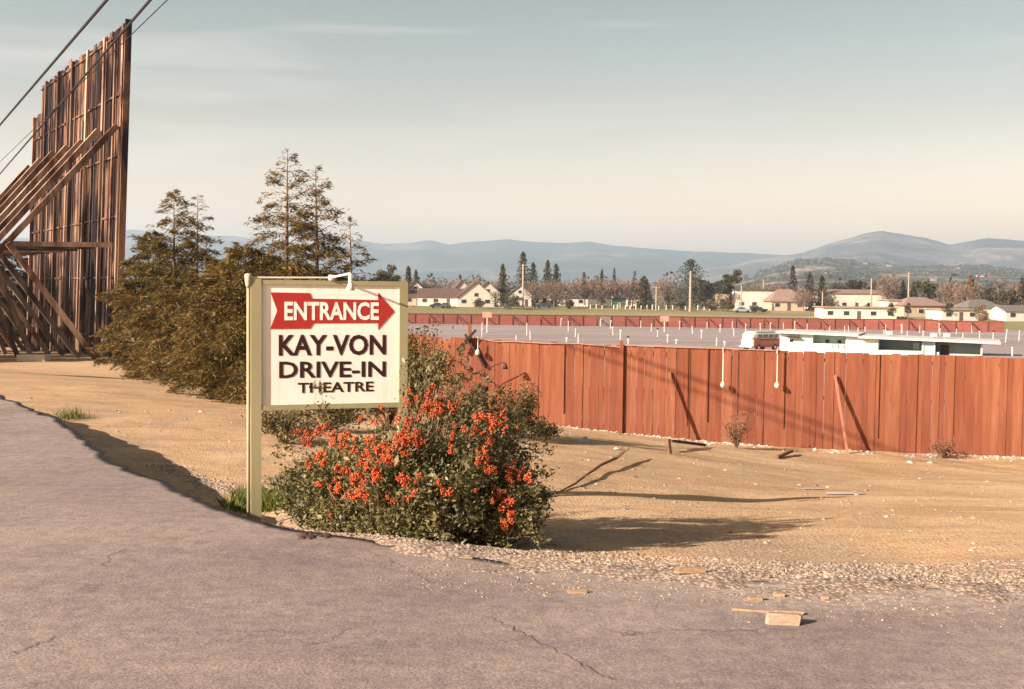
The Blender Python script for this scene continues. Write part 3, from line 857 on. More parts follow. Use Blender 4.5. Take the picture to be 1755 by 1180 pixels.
# dark bar in place of the leaning plank's shadow on the ground
p0 = gpx(1150, 768); p1 = gpx(1208, 766)
m = MB().tube([p0 + Vector((0, 0, .16)), p1 + Vector((0, 0, .05))], .035, 6)
tag(m.build('plank_shadow_bar', M['dark'], None, p0), 'short dark bar standing in for the leaning plank shadow at the foot of the fence', 'pipe')
p2 = gpx(1153, 778); m = MB().beam(p2 + Vector((-.05, 0, 0)), p2 + Vector((-.08, .05, .28)), .06, .05).beam(p2 + Vector((0.1, -.1, .05)), p2 + Vector((.75, .12, .1)), .035)
tag(m.build('wood_stake', M['twig'], None, p2), 'broken dark stake and stick on the dirt by the plank shadow bar', 'stake')
p3 = gpx(1332, 786); q3 = gpx(1350, 778)
tag(MB().beam(p3 + Vector((0, 0, .03)), q3 + Vector((.1, 0, .08)), .06).build('wood_scrap', M['twig'], None, p3), 'short dark stick on dirt near the fence base', 'stick')

# ------------------------------------------------------------------ foliage builders
def leaves(c, d, up, L, Wd, fold=0):
    """diamond leaves; c centres, d unit directions, up approx normals"""
    s = np.cross(d, up); s /= np.maximum(np.linalg.norm(s, axis=1, keepdims=True), 1e-6)
    L = L[:, None]; Wd = Wd[:, None]
    V = np.stack([c - d * L / 2, c + s * Wd / 2, c + d * L / 2, c - s * Wd / 2], 1).reshape(-1, 3)
    n = len(c); Fc = np.arange(4 * n).reshape(n, 4)
    return V, Fc
def unit(a): return a / np.maximum(np.linalg.norm(a, axis=-1, keepdims=True), 1e-9)
def build_leaves(name, V, Fc, mat, parent=None, origin=None):
    me = fastmesh(name, V - org(parent, origin), Fc)
    return link(name, me, mat, parent, origin)
def conifer(px, Y, ytop, R, label, seed, nbr=90, per=90, leaf=(.30, .07), mat='redwood', sparse=.35, low=.04, group=None, cat='tree', shape=.8, base=None, name='redwood_tree', upb=.25, R2=None):
    rng = np.random.default_rng(seed)
    top = at(px, ytop, Y); X = top.x
    g = gz(X, Y); H = top.z - g
    b0 = np.array([X, Y, g])
    t = thing(name, (X, Y, g), label, cat, group)
    # trunk with a slight lean
    ln = rng.uniform(-.02, .02, 2) * H
    def axis(f): return b0 + np.array([ln[0] * f * f, ln[1] * f * f, H * f])
    MB().tube([axis(f) - (0, 0, .2 if f == 0 else 0) for f in (0, .15, .35, .55, .75, .9, 1)], [H * .014 * k for k in (1.25, 1, .8, .6, .36, .16, .05)], 8).build('trunk', M['bark'], t, smooth=True)
    limb = MB(); LV = []; c_all = []; d_all = []; u_all = []
    for i in range(nbr):
        f = low + (1 - low - .01) * (i + rng.uniform(0, 1)) / nbr
        az = i * 2.4 + rng.uniform(-.5, .5)
        prof = (1 - f) ** shape * (.35 + .65 * min(1, (f - low + .12) / .2)) 
        ln_ = R * prof * rng.uniform(.55, 1.15) + .12
        if rng.random() < .07: ln_ *= 1.25
        out = np.array([math.cos(az), math.sin(az), 0])
        rise = upb * (1 + f) * rng.uniform(.4, 1.4)
        droop = rng.uniform(.25, .55)
        S = np.linspace(0, 1, 6)
        P = axis(f)[None] + out[None] * (ln_ * S)[:, None] + np.array([0, 0, 1])[None] * (ln_ * (rise * S - droop * S ** 2.2))[:, None]
        P += rng.normal(0, .02 * ln_, P.shape) * S[:, None]
        limb.tube([tuple(q) for q in P], [max(.006, .012 * ln_ * (1 - s * .85)) for s in S], 3, cap=False)
        dens = 1.0 - sparse * smst(.45, .95, f) * rng.uniform(.6, 1.2)
        if rng.random() < .26: dens *= .25
        n = int(3.6 * per * (ln_ / R + .12) * max(.04, dens))
        if n < 1: continue
        s = rng.uniform(.12, 1.02, n) ** .75
        c = np.stack([np.interp(s, S, P[:, k]) for k in range(3)], 1)
        side = np.array([-out[1], out[0], 0])
        w = rng.normal(0, .20, n) * ln_ * (1.15 - s * .75)
        c = c + side * w[:, None] + out * (abs(w) * rng.uniform(.0, .5, n))[:, None]
        c[:, 2] += -abs(w) * .22 + rng.normal(0, .06, n) * (.6 + ln_ * .35)
        dd = out * rng.uniform(.3, 1, n)[:, None] + side * (np.sign(w) * rng.uniform(.3, 1, n))[:, None] + np.array([0, 0, 1.]) * rng.uniform(-.8, .6, n)[:, None]
        c_all.append(c); d_all.append(unit(dd))
        u_all.append(unit(rng.normal(0, .6, (n, 3)) + np.array([0, 0, .9])))
    limb.build('limbs', M['bark'], t)
    c = np.vstack(c_all); d = np.vstack(d_all); u = np.vstack(u_all); n = len(c)
    V, Fc = leaves(c, d, u, .82 * leaf[0] * rng.uniform(.5, 1.4, n), .60 * leaf[1] * rng.uniform(.6, 1.4, n))
    build_leaves('crown', V, Fc, M[mat], t)
    return t
def cloud_tree(name, x, y, H, R, mat, seed, n=900, leaf=.5, trunkf=.25, clumps=14, flat=.7, label='', cat='tree', group=None, bark='greybark', cone=False, lw=.6):
    rng = np.random.default_rng(seed)
    g = gz(x, y); t = thing(name, (x, y, g), label, cat, group)
    hc = H * trunkf
    MB().tube([(x, y, g - .3), (x, y, g + hc), (x + R * .05, y, g + H * .8)], [H * .03, H * .022, H * .006], 6).build('trunk', M[bark], t)
    cc = []
    lim = MB()
    if cone:
        nl = max(7, int(H / 1.1)); ph = rng.uniform(0, 6.28, nl); f = rng.uniform(0, 1, n) ** 1.25; lay = np.minimum((f * nl).astype(int), nl - 1)
        a = rng.uniform(0, 6.28, n); sag = f * nl - lay
        rr = R * ((1 - f) ** .6 * (.72 + .34 * np.sin(a * 2 + ph[lay]) * rng.uniform(.4, 1.2, nl)[lay]) * (1.1 - .35 * sag) + .03) * rng.uniform(0, 1, n) ** .5
        c = np.stack([x + rr * np.cos(a), y + rr * np.sin(a), g + hc + (H - hc) * f - rr * .12], 1)
        c = c[rng.uniform(0, 1, n) < .55 + .5 * vnoise(c[:, 0] * 1.0 + c[:, 1], c[:, 2], 1.4, seed)]
        n = len(c)
        for q in range(12):
            f_ = (q + .5) / 12; a_ = q * 2.4; r_ = R * (1 - f_) * .7
            lim.tube([(x, y, g + hc + (H - hc) * f_), (x + r_ * math.cos(a_), y + r_ * math.sin(a_), g + hc + (H - hc) * f_ - r_ * .1)], [H * .005, H * .002], 3, cap=False)
        lim.build('limbs', M[bark], t)
        V, Fc = leaves(c, unit(rng.normal(0, 1, (n, 3))), unit(rng.normal(0, 1, (n, 3))), leaf * rng.uniform(.5, 1.4, n), leaf * lw * rng.uniform(.5, 1.3, n))
        build_leaves('crown', V, Fc, M[mat], t)
        return t
    for k in range(clumps):
        if cone:
            f = rng.uniform(0, 1); rr = R * (1 - f) ** .9 * rng.uniform(.2, 1); a = rng.uniform(0, 6.28)
            cc.append((x + rr * math.cos(a), y + rr * math.sin(a), g + hc + (H - hc) * f, R * (.30 * (1 - f) + .10)))
        else:
            v = unit(rng.normal(0, 1, 3)); q = rng.uniform(.35, .95)
            cc.append((x + v[0] * R * q * .85, y + v[1] * R * q * .85, g + hc + (H - hc) * (.5 + .5 * v[2] * q * .85), R * rng.uniform(.22, .42)))
        lim.tube([(x, y, g + hc * .8), ((x + cc[-1][0]) / 2, (y + cc[-1][1]) / 2, (g + hc + cc[-1][2]) / 2), cc[-1][:3]], [H * .008, H * .005, H * .002], 3, cap=False)
    lim.build('limbs', M[bark], t)
    cc = np.array(cc); w = cc[:, 3] ** 2; w /= w.sum()
    k = rng.choice(len(cc), n, p=w)
    v = unit(rng.normal(0, 1, (n, 3))) * (rng.uniform(0, 1, n) ** .4)[:, None]
    v[:, 2] *= flat
    c = cc[k, :3] + v * cc[k, 3:4]
    c[:, 2] = np.maximum(c[:, 2], g + .15)
    V, Fc = leaves(c, unit(rng.normal(0, 1, (n, 3))), unit(rng.normal(0, 1, (n, 3))), leaf * rng.uniform(.5, 1.4, n), leaf * lw * rng.uniform(.5, 1.3, n))
    build_leaves('crown', V, Fc, M[mat], t)
    return t
def bare_tree(x, y, H, R, seed, label, group=None, mat='bare', n=420):
    rng = np.random.default_rng(seed)
    g = gz(x, y); t = thing('bare_tree', (x, y, g), label, 'tree', group)
    MB().tube([(x, y, g - .3), (x, y, g + H * .3)], [H * .025, H * .018], 6).build('trunk', M['greybark'], t)
    lim = MB()
    for k in range(9):
        a = rng.uniform(0, 6.28); r_ = R * rng.uniform(.4, .85)
        lim.tube([(x, y, g + H * .25), (x + r_ * .5 * math.cos(a), y + r_ * .5 * math.sin(a), g + H * .5), (x + r_ * math.cos(a), y + r_ * math.sin(a), g + H * rng.uniform(.65, .98))], [H * .012, H * .008, H * .002], 3, cap=False)
    lim.build('limbs', M['greybark'], t)
    v = unit(rng.normal(0, 1, (n, 3))) * (rng.uniform(0, 1, n) ** .45)[:, None]
    c = np.array([x, y, g + H * .62]) + v * np.array([R, R, H * .38])
    d = unit(v * .8 + rng.normal(0, .5, (n, 3)) + np.array([0, 0, .6]))
    V, Fc = leaves(c, d, unit(rng.normal(0, 1, (n, 3))), H * .13 * rng.uniform(.6, 1.4, n), H * .011 * rng.uniform(.6, 1.6, n) + .05)
    build_leaves('twigs', V, Fc, M[mat], t)

# redwoods
G1 = 'young redwoods between the screen and the sign'
conifer(491, 34.5, 252, 3.0, 'tallest redwood with thin open top, rising behind the entrance sign', 1, 105, 150, (.24, .055), sparse=.97, upb=.30, group=G1, shape=.75)
conifer(545, 36.5, 282, 2.5, 'slim redwood right of the tallest one, behind the sign', 2, 90, 130, (.24, .055), sparse=.96, upb=.30, group=G1, shape=.75)
conifer(605, 38.5, 372, 2.0, 'short redwood at the right end of the clump behind the sign', 3, 70, 110, (.24, .055), sparse=.85, upb=.3, group=G1, shape=.7)
conifer(414, 30.0, 425, 2.2, 'dense bushy redwood directly left of the sign post', 4, 100, 190, (.21, .05), sparse=.4, upb=.3, group=G1, shape=.55)
conifer(376, 31.0, 448, 2.0, 'low spreading redwood hanging over the dirt left of the sign', 5, 90, 180, (.21, .05), sparse=.3, upb=.3, group=G1, shape=.5)
conifer(298, 43.0, 328, 2.3, 'thin-topped redwood halfway between screen and sign', 6, 100, 150, (.27, .06), sparse=.75, upb=.3, group=G1, shape=.6)
conifer(336, 45.5, 330, 1.9, 'sparse nearly bare-topped redwood right of the thin-topped one', 7, 90, 110, (.27, .06), mat='redwood_dry', sparse=.98, upb=.3, group=G1, shape=.7)
conifer(262, 47, 395, 2.1, 'dark redwood standing closest to the movie screen', 8, 100, 160, (.30, .065), mat='redwood', sparse=.3, upb=.25, group=G1, shape=.5)
conifer(308, 39.5, 480, 2.1, 'low redwood in front of the thin-topped one', 9, 90, 170, (.25, .06), sparse=.2, upb=.3, group=G1, shape=.45)
conifer(450, 37.5, 440, 2.3, 'low redwood behind the left edge of the sign', 10, 80, 150, (.25, .06), sparse=.3, upb=.3, group=G1, shape=.5)
conifer(232, 52, 440, 1.7, 'low dark redwood against the foot of the movie screen', 12, 80, 130, (.3, .07), sparse=.2, upb=.2, group=G1, shape=.5)
conifer(510, 32.5, 480, 2.0, 'low redwood hidden behind the sign panel', 14, 70, 130, (.25, .06), sparse=.3, upb=.3, group=G1, shape=.5)
conifer(590, 34.5, 490, 1.9, 'low redwood behind the right half of the sign', 15, 70, 130, (.25, .06), sparse=.3, upb=.3, group=G1, shape=.5)

# shrubs along the fence
def shrub(px, py, W, H, mat, seed, label, n=2600, leaf=.07, name='shrub', group=None, Yf=None):
    p = gpx(px, py)
    rng = np.random.default_rng(seed)
    x, y, g = p
    t = thing(name, (x, y, g), label, 'shrub', group)
    st = MB(); cl = []
    for k in range(26):
        a = rng.uniform(0, 6.28); r_ = W / 2 * rng.uniform(.25, .95); h = H * rng.uniform(.35, 1.0) * (1 - .35 * (r_ / (W / 2)) ** 2)
        e = (x + r_ * math.cos(a), y + r_ * math.sin(a), g + h); cl.append(e)
        st.tube([(x, y, g), ((x + e[0]) / 2, (y + e[1]) / 2, g + h * .65), e], [.02, .012, .004], 3, cap=False)
    st.build('stems', M['twig'], t)
    cl = np.array(cl); k = rng.integers(0, len(cl), n)
    c = cl[k] + rng.normal(0, 1, (n, 3)) * np.array([W * .085, W * .085, H * .10])
    tt = rng.uniform(0, .65, n)[:, None]; c = c * (1 - tt) + np.array([x, y, g + H * .25]) * tt
    c[:, 2] = np.maximum(c[:, 2], g + .02)
    V, Fc = leaves(c, unit(rng.normal(0, 1, (n, 3))), unit(rng.normal(0, 1, (n, 3))), leaf * rng.uniform(.6, 1.5, n), leaf * .5 * rng.uniform(.6, 1.4, n))
    build_leaves('foliage', V, Fc, M[mat], t)
shrub(712, 742, 1.5, 2.0, 'olivebush', 31, 'olive green shrub at the right post of the sign, before the red fence', 9000, .065)
shrub(886, 752, 1.0, 1.15, 'olivebush', 32, 'small upright shrub with a pointed top at the foot of the red fence', 4200, .055)
shrub(668, 745, 1.6, 1.9, 'olivebush', 36, 'olive shrub behind the sign, left of the fence end', 3000, .085)
shrub(930, 758, .8, .55, 'olivebush', 33, 'low dark shrub in the shade at the fence foot', 1200, .06)
shrub(485, 760, 1.6, .75, 'olivebush', 34, 'low spreading juniper under the left half of the sign', 2600, .055)
shrub(560, 740, 2.6, .9, 'olivebush', 35, 'low spreading juniper under the middle of the sign', 3600, .06)
def dry_weed(px, py, H, W, seed, label):
    p = gpx(px, py); rng = np.random.default_rng(seed); m = MB()
    for k in range(46):
        a = rng.uniform(0, 6.28); q = Vector((math.cos(a), math.sin(a), 0)) * W * rng.uniform(.1, .5); h = H * rng.uniform(.3, 1)
        mid = p + q * .4 + Vector((0, 0, h * .5)); e = p + q + Vector((0, 0, h))
        m.tube([p, mid, e], [.007, .005, .003], 3, cap=False)
        for j in range(5):
            b = mid.lerp(e, rng.uniform(0, 1)); m.tube([b, b + Vector(rng.normal(0, .06, 3))], [.006, .010], 3, cap=False)
    tag(m.build('dry_weed', M['twig'], None, p), label, 'weed')
dry_weed(1262, 768, 1.0, .9, 41, 'tall dry brown weed against the red fence below the lamps')
dry_weed(1618, 785, .45, .9, 42, 'low purplish dry weed at the fence foot on the right')
dry_weed(1685, 775, .4, .5, 43, 'small dry weed at the fence foot near the right edge')

# ------------------------------------------------------------------ firethorn bush in front of the sign
def firethorn():
    rng = np.random.default_rng(77)
    cx_, cy_ = -.95, 8.85
    g = gz(cx_, cy_)
    t = thing('firethorn_bush', (cx_, cy_, g), 'big arching firethorn bush with orange berry clusters in front of the sign', 'bush')
    stems = MB(); cl = []; tips = []
    base = Vector((cx_, cy_, g))
    # (px, py, Y) targets that the arching stems reach: outline of the crown in depth
    T = []
    for k in range(470):
        a = rng.uniform(0, 2 * math.pi)
        r_ = rng.uniform(.15, 1) ** .6
        ex = cx_ + .05 + r_ * 1.05 * math.cos(a) * (1.0 if math.cos(a) > 0 else 1.1)
        ey = cy_ + r_ * .72 * math.sin(a) + max(0, cx_ - ex) * .95 - max(0, ex - cx_) * .32
        # height envelope: high on the right, low on the left
        u_ = (ex - (cx_ - 1.15)) / 2.3
        env = float(np.interp(u_, [0, .12, .3, .5, .66, .8, .9, 1.0], [.36, .60, .78, .88, 1.12, 1.42, 1.28, .80]))
        f = rng.uniform(.12, 1.0)
        fr = max(0, 1 - r_ * r_ * .62)
        T.append((ex, ey, g + env * f * (.45 + .55 * fr), .062))
    # long whips beyond the outline
    for (wx, wy, wz) in ((-.75, .1, 1.12), (.22, .1, 1.40), (.12, .2, 1.34), (.62, .2, 1.05), (1.18, .1, .85), (1.22, -.1, .55), (1.15, .2, .38), (1.1, -.2, .22), (1.22, 0, .72), (-1.15, 0, .66), (-1.2, .2, .45), (-1.15, -.2, .25), (.85, .2, 1.14), (1.0, 0, 1.0), (.35, -.2, 1.26),
                         (-1.02, .1, .8), (.9, -.3, .1), (1.2, -.2, .4)):
        T.append((cx_ + wx, cy_ + wy + max(0, -wx) * .95, g + wz, .05))
    for _ in range(46):
        a = rng.uniform(-.55, 1.38); k_ = rng.uniform(.98, 1.16); ux = math.cos(a) * 1.12 * k_
        hz_ = float(np.interp((ux + 1.15) / 2.3, [0, .12, .3, .5, .66, .8, .9, 1.0], [.50, .74, .93, 1.04, 1.24, 1.40, 1.22, .80]))
        T.append((cx_ + ux, cy_ + rng.uniform(-.45, .35) + max(0, -ux) * .95 - max(0, ux) * .25, g + hz_ * (abs(math.sin(a)) ** .8) * k_ + .08, .034))
    centers = []; spread = []
    for (ex, ey, ez, sp) in T:
        e = Vector((ex, ey, ez)); ez = max(ez, gz(ex, ey) + .05); e.z = ez
        mid = base.lerp(e, .5) + Vector((0, 0, .22 * (e - base).length))
        bx_ = base.x + (ex - base.x) * .55; by_ = base.y + (ey - base.y) * .55
        q = [Vector((bx_ + rng.normal(0, .06), by_ + rng.normal(0, .06), 0)), mid, e]
        q[0].z = gz(q[0].x, q[0].y) - .03; mid = q[0].lerp(e, .5) + Vector((0, 0, .15 * (e - q[0]).length)); q[1] = mid
        S = [q[0].lerp(mid, s_) .lerp(mid.lerp(e, s_), s_) for s_ in (0, .25, .5, .75, 1)]
        stems.tube(S, [.007, .006, .005, .003, .0015], 3, cap=False)
        for s_ in (.2, .4, .55, .68, .80, .92, 1.0):
            i0 = min(3, int(s_ * 4)); c = S[i0].lerp(S[i0 + 1], s_ * 4 - i0)
            centers.append(tuple(c)); spread.append(sp * (1.35 - .5 * s_))
        tips.append(e)
    stems.build('stems', M['twig'], t)
    cs = np.array(centers); sp = np.array(spread)
    n = 150000
    k = rng.integers(0, len(cs), n)
    c = cs[k] + rng.normal(0, 1, (n, 3)) * sp[k][:, None] * np.array([1, 1, .8])
    gg = EYE - ground_h(c[:, 0], c[:, 1]); c[:, 2] = np.maximum(c[:, 2], gg + rng.uniform(.0, .05, n))
    D = edge_dist(c[:, 0], c[:, 1]); c = c[D > .18]; n = len(c)
    # gaps: thin patches driven by a coarse noise
    gap = vnoise(c[:, 0] * 1.0 + c[:, 2] * .7, c[:, 2] * 1.2 + c[:, 1], .17, 44)
    c = c[gap > -.27]; n = len(c)
    out = unit(c - np.array([cx_, cy_, g + .3]))
    d = unit(out * .6 + rng.normal(0, .7, (n, 3))); u_ = unit(out * .5 + rng.normal(0, .6, (n, 3)) + np.array([0, 0, .6]))
    q_ = np.exp(rng.normal(0, .34, n))
    V, Fc = leaves(c, d, u_, .034 * q_, .0135 * q_ * rng.uniform(.8, 1.3, n))
    build_leaves('foliage', V, Fc, M['pyra'], t)
    # berry clusters: shared mesh of little spheres
    ico = [(0, 0, 1), (.89, 0, .45), (.28, .85, .45), (-.72, .53, .45), (-.72, -.53, .45), (.28, -.85, .45), (.72, .53, -.45), (-.28, .85, -.45), (-.89, 0, -.45), (-.28, -.85, -.45), (.72, -.53, -.45), (0, 0, -1)]
    icf = [(0, 1, 2), (0, 2, 3), (0, 3, 4), (0, 4, 5), (0, 5, 1), (1, 6, 2), (2, 7, 3), (3, 8, 4), (4, 9, 5), (5, 10, 1), (6, 7, 2), (7, 8, 3), (8, 9, 4), (9, 10, 5), (10, 6, 1), (6, 11, 7), (7, 11, 8), (8, 11, 9), (9, 11, 10), (10, 11, 6)]
    ico = np.array(ico); icf = np.array(icf)
    meshes = []
    for q in range(4):
        V = []; Fc = []
        for b in range(34):
            cpos = np.clip(rng.normal(0, 1, 3), -1.5, 1.5) * np.array([.024, .019, .016]); r_ = rng.uniform(.0065, .0095)
            V.append(ico * r_ + cpos); Fc.append(icf + 12 * b)
        me = fastmesh('berry_cluster', np.vstack(V), np.vstack(Fc), True); me.materials.append(M['berry']); meshes.append(me)
    # where the photograph shows orange: pixel blobs (x, y, spread x, spread y, count)
    blobs = [(735, 690, 14, 10, 9), (700, 722, 18, 12, 9), (748, 700, 12, 8, 6), (830, 728, 20, 9, 17), (852, 722, 14, 7, 6), (560, 738, 14, 8, 7), (530, 755, 8, 6, 4), (600, 752, 16, 10, 8), (655, 770, 26, 10, 15), (700, 758, 20, 10, 13),
             (715, 745, 12, 8, 6), (645, 785, 22, 10, 12), (625, 808, 16, 10, 8), (590, 800, 18, 10, 6), (590, 835, 16, 8, 9), (610, 845, 14, 6, 6), (700, 822, 12, 5, 5), (870, 812, 18, 8, 10), (895, 818, 10, 6, 4), (860, 855, 8, 10, 8), (872, 880, 8, 10, 6),
             (775, 760, 8, 8, 4), (825, 782, 8, 8, 4), (842, 770, 6, 6, 2), (545, 790, 14, 16, 5), (655, 712, 20, 14, 5), (680, 855, 20, 6, 3), (555, 880, 6, 6, 1), (770, 840, 30, 8, 4), (768, 692, 9, 5, 4), (520, 735, 12, 8, 3), (640, 830, 20, 20, 4)]
    for (bx, by, sx_, sy_, cnt) in blobs:
        for q in range(int(cnt * 1.25 + .5)):
            ppx = bx + rng.normal(0, sx_ * 1.0); ppy = by + rng.normal(0, sy_ * 1.05)
            # depth: front surface of the bush along that line of sight
            v = ray(ppx, ppy); vx, vy, vz = v.x / v.y, 1.0, v.z / v.y
            Ys = cs[:, 1]; dist = np.hypot(cs[:, 0] - vx * Ys, (cs[:, 2] - (EYE + vz * Ys)))
            near = np.sort(Ys[dist < .13])
            Yc = float(near[min(1, len(near) - 1)]) - .055 if len(near) else cy_ - .3
            o = bpy.data.objects.new('berry_cluster', meshes[rng.integers(0, 4)]); C.objects.link(o); o.parent = t
            p = at(ppx, ppy, Yc) - t.location
            o.location = p; o.rotation_euler = tuple(rng.uniform(0, 6.28, 3)); s_ = rng.uniform(.35, .95); o.scale = (s_, s_, s_)
    return t
firethorn()

# ------------------------------------------------------------------ grass tuft at the post, small plants, stones
def grass_patch(name, spots, label, n, hmin, hmax, seed, mat='grassg', w=.006):
    rng = np.random.default_rng(seed); C_ = []; 
    for (x, y, sx_, sy_, k) in spots:
        q = np.stack([rng.normal(x, sx_, k), rng.normal(y, sy_, k)], 1); C_.append(q)
    q = np.vstack(C_); n = len(q)
    z = EYE - ground_h(q[:, 0], q[:, 1])
    h = rng.uniform(hmin, hmax, n)
    bend = rng.normal(0, .35, (n, 2)) * h[:, None]
    b = np.stack([q[:, 0], q[:, 1], z - .01], 1)
    ang = rng.uniform(0, 6.28, n); s_ = np.stack([np.cos(ang), np.sin(ang), np.zeros(n)], 1) * w
    mid = b + np.stack([bend[:, 0] * .35, bend[:, 1] * .35, h * .6], 1); tip = b + np.stack([bend[:, 0], bend[:, 1], h], 1)
    V = np.stack([b - s_, b + s_, mid + s_ * .7, tip, mid - s_ * .7], 1).reshape(-1, 3)
    Fc = np.arange(5 * n).reshape(n, 5)
    me = fastmesh(name, V, Fc); o = link(name, me, M[mat]); tag(o, label, 'grass', kind='stuff')
sb = gpx(470, 868)
pb = gpx(432, 858)
grass_patch('grass', [(pb.x + .10, pb.y - .10, .13, .10, 900), (sb.x, sb.y, .24, .15, 2200), (sb.x + .35, sb.y - .15, .2, .12, 900), (gpx(120, 716).x, gpx(120, 716).y, .12, .3, 200)], 'green grass growing round the foot of the sign post', 0, .06, .24, 51)

def stones(name, X, Y, S, mat, seed, label, cat='stones', surf='ground', stuff=True, zoff=0):
    rng = np.random.default_rng(seed); n = len(X)
    z = EYE - (ground_h(X, Y) if surf == 'ground' else road_h(X, Y) - .018)
    base = np.array([(1, 0, 0), (.3, .95, 0), (-.8, .6, 0), (-.8, -.6, 0), (.3, -.95, 0), (0.1, 0.05, .9), (.55, .35, .6), (-.45, -.1, .7)])
    Fq = np.array([(0, 1, 6), (1, 5, 6), (0, 6, 5), (1, 2, 5), (2, 7, 5), (2, 3, 7), (3, 5, 7), (3, 4, 5), (4, 0, 5)])
    a = rng.uniform(0, 6.28, n); ca, sa = np.cos(a), np.sin(a)
    j = base[None] + rng.normal(0, .16, (n, 8, 3)); j[:, :, 2] = np.maximum(j[:, :, 2], -.1)
    asp = rng.uniform(.6, 1, (n, 3)); asp[:, 0] = 1
    j = j * asp[:, None, :] * S[:, None, None]
    x = j[:, :, 0] * ca[:, None] - j[:, :, 1] * sa[:, None]; y = j[:, :, 0] * sa[:, None] + j[:, :, 1] * ca[:, None]
    V = np.stack([x + X[:, None], y + Y[:, None], j[:, :, 2] * .8 + z[:, None] - S[:, None] * .12 + zoff], -1).reshape(-1, 3)
    Fc = (Fq[None] + 8 * np.arange(n)[:, None, None]).reshape(-1, 3)
    me = fastmesh(name, V, Fc); o = link(name, me, M[mat]); tag(o, label, cat, kind='stuff' if stuff else None); return o
def along_edge(n, d0, d1, smin, smax, seed, bias=1.0):
    rng = np.random.default_rng(seed); P = EDGE_S
    seg = np.sqrt(((P[1:] - P[:-1]) ** 2).sum(1)); cum = np.r_[0, np.cumsum(seg)]
    i0 = np.argmin(abs(P[:, 0] - smin)); i1 = np.argmin(abs(P[:, 0] - smax))
    S = rng.uniform(cum[i0], cum[i1], n); ex = np.interp(S, cum, P[:, 0]); ey = np.interp(S, cum, P[:, 1])
    tx = np.interp(S + .3, cum, P[:, 0]) - np.interp(S - .3, cum, P[:, 0]); ty = np.interp(S + .3, cum, P[:, 1]) - np.interp(S - .3, cum, P[:, 1])
    l = np.hypot(tx, ty); nx_, ny_ = -ty / l, tx / l
    d = d0 + (d1 - d0) * rng.uniform(0, 1, n) ** bias
    return ex + nx_ * d, ey + ny_ * d
rg = np.random.default_rng(5)
X, Y = along_edge(15000, .02, 1.25, -2.2, 6.5, 61, 1.2)
stones('gravel', X, Y, .006 + .017 * rg.uniform(0, 1, len(X)) ** 2.2, 'stone', 62, 'pale loose gravel along the asphalt edge')
X, Y = along_edge(3800, -1.1, .05, -.3, 6.5, 63, .8)
stones('road_gravel', X, Y, .004 + .010 * rg.uniform(0, 1, len(X)) ** 2.5, 'stone', 64, 'scattered small gravel on the asphalt margin', surf='road')
# stones over the dirt
nn = 4200
r_ = rg.uniform(0, 1, nn); Yd = 7.5 + 20 * r_ ** 1.2; Xd = rg.uniform(-.55, .56, nn) * Yd
dd = edge_dist(Xd, Yd); k = (dd > .3) & (Yd < 27.2); Xd, Yd = Xd[k], Yd[k]
stones('dirt_stones', Xd, Yd, .007 + .034 * rg.uniform(0, 1, len(Xd)) ** 6 * (.5 + Yd / 22), 'stone', 65, 'small stones scattered over the bare dirt')
# heap of gravel in the ditch by the post
q = [gpx(330 + 40 * a_ * 1.0, 818 + 15 * a_) for a_ in np.linspace(-1.2, 1.6, 8)]
X = np.concatenate([rg.normal(v.x, .14, 130) for v in q]); Y = np.concatenate([rg.normal(v.y, .10, 130) for v in q])
stones('ditch_gravel', X, Y, .012 + .03 * rg.uniform(0, 1, len(X)) ** 2, 'stone', 66, 'loose gravel heaped in the ditch left of the sign post')
# rubble at the foot of the fence
nr = 1500; S = rg.uniform(3, 21, nr); off = abs(rg.normal(.1, .38, nr)) + .05
X = FA.x + FU.x * S + FN.x * off; Y = FA.y + FU.y * S + FN.y * off
w = vnoise(S, S * 0, 1.1, 71) > -.18; X, Y, S = X[w], Y[w], S[w]
stones('fence_rubble', X, Y, .014 + .075 * rg.uniform(0, 1, len(X)) ** 3.2, 'rubble', 67, 'pale broken rubble along the foot of the red fence')
# single larger rocks one can point at
def rock(px, py, s, label, mat='rubble', seed=1):
    p = gpx(px, py); o = stones('rock', np.array([p.x]), np.array([p.y]), np.array([s]), mat, seed, label, 'rock', stuff=False)
rock(1002, 757, .17, 'round whitish rock at the fence foot right of the shrub', seed=3)
rock(1057, 770, .12, 'small whitish rock near the end of the long branch', seed=4)
rock(1560, 793, .11, 'pale rock on the dirt in front of the fence, left of the pair', seed=5)
rock(1596, 793, .12, 'pale rock on the dirt in front of the fence, right of the pair', seed=6)
rock(303, 655, .22, 'pale rock lying by the trees on the far dirt', seed=7)
rock(345, 706, .12, 'pale stone at the foot of the low redwood', seed=8)
# pale patch of spilled plaster
def pale_patch(px, py, a, b, label, seed):
    p = gpx(px, py); rng = np.random.default_rng(seed); n = 26
    X = []; Y = []
    for k in range(n):
        t_ = 2 * math.pi * k / n; r_ = 1 + .22 * math.sin(3 * t_ + seed) + rng.uniform(-.1, .1)
        X.append(p.x + a * r_ * math.cos(t_)); Y.append(p.y + b * r_ * math.sin(t_))
    X = np.array(X + [p.x]); Y = np.array(Y + [p.y]); Z = EYE - ground_h(X, Y) + .012; Z[-1] += .01
    Fc = [[k, (k + 1) % n, n] for k in range(n)]
    me = fastmesh('plaster_patch', np.stack([X, Y, Z], 1) - np.array(p), Fc, True)
    tag(link('plaster_patch', me, M['plaster'], None, p), label, 'patch')
M['plaster'] = mat_simple('dried_plaster', (.66, .58, .52), (.52, .42, .34), 5, .9)
pale_patch(1443, 846, .27, .2, 'pale grey dried patch on the dirt right of centre', 2)
pale_patch(1392, 838, .17, .1, 'smaller faint pale patch left of the grey one', 4)

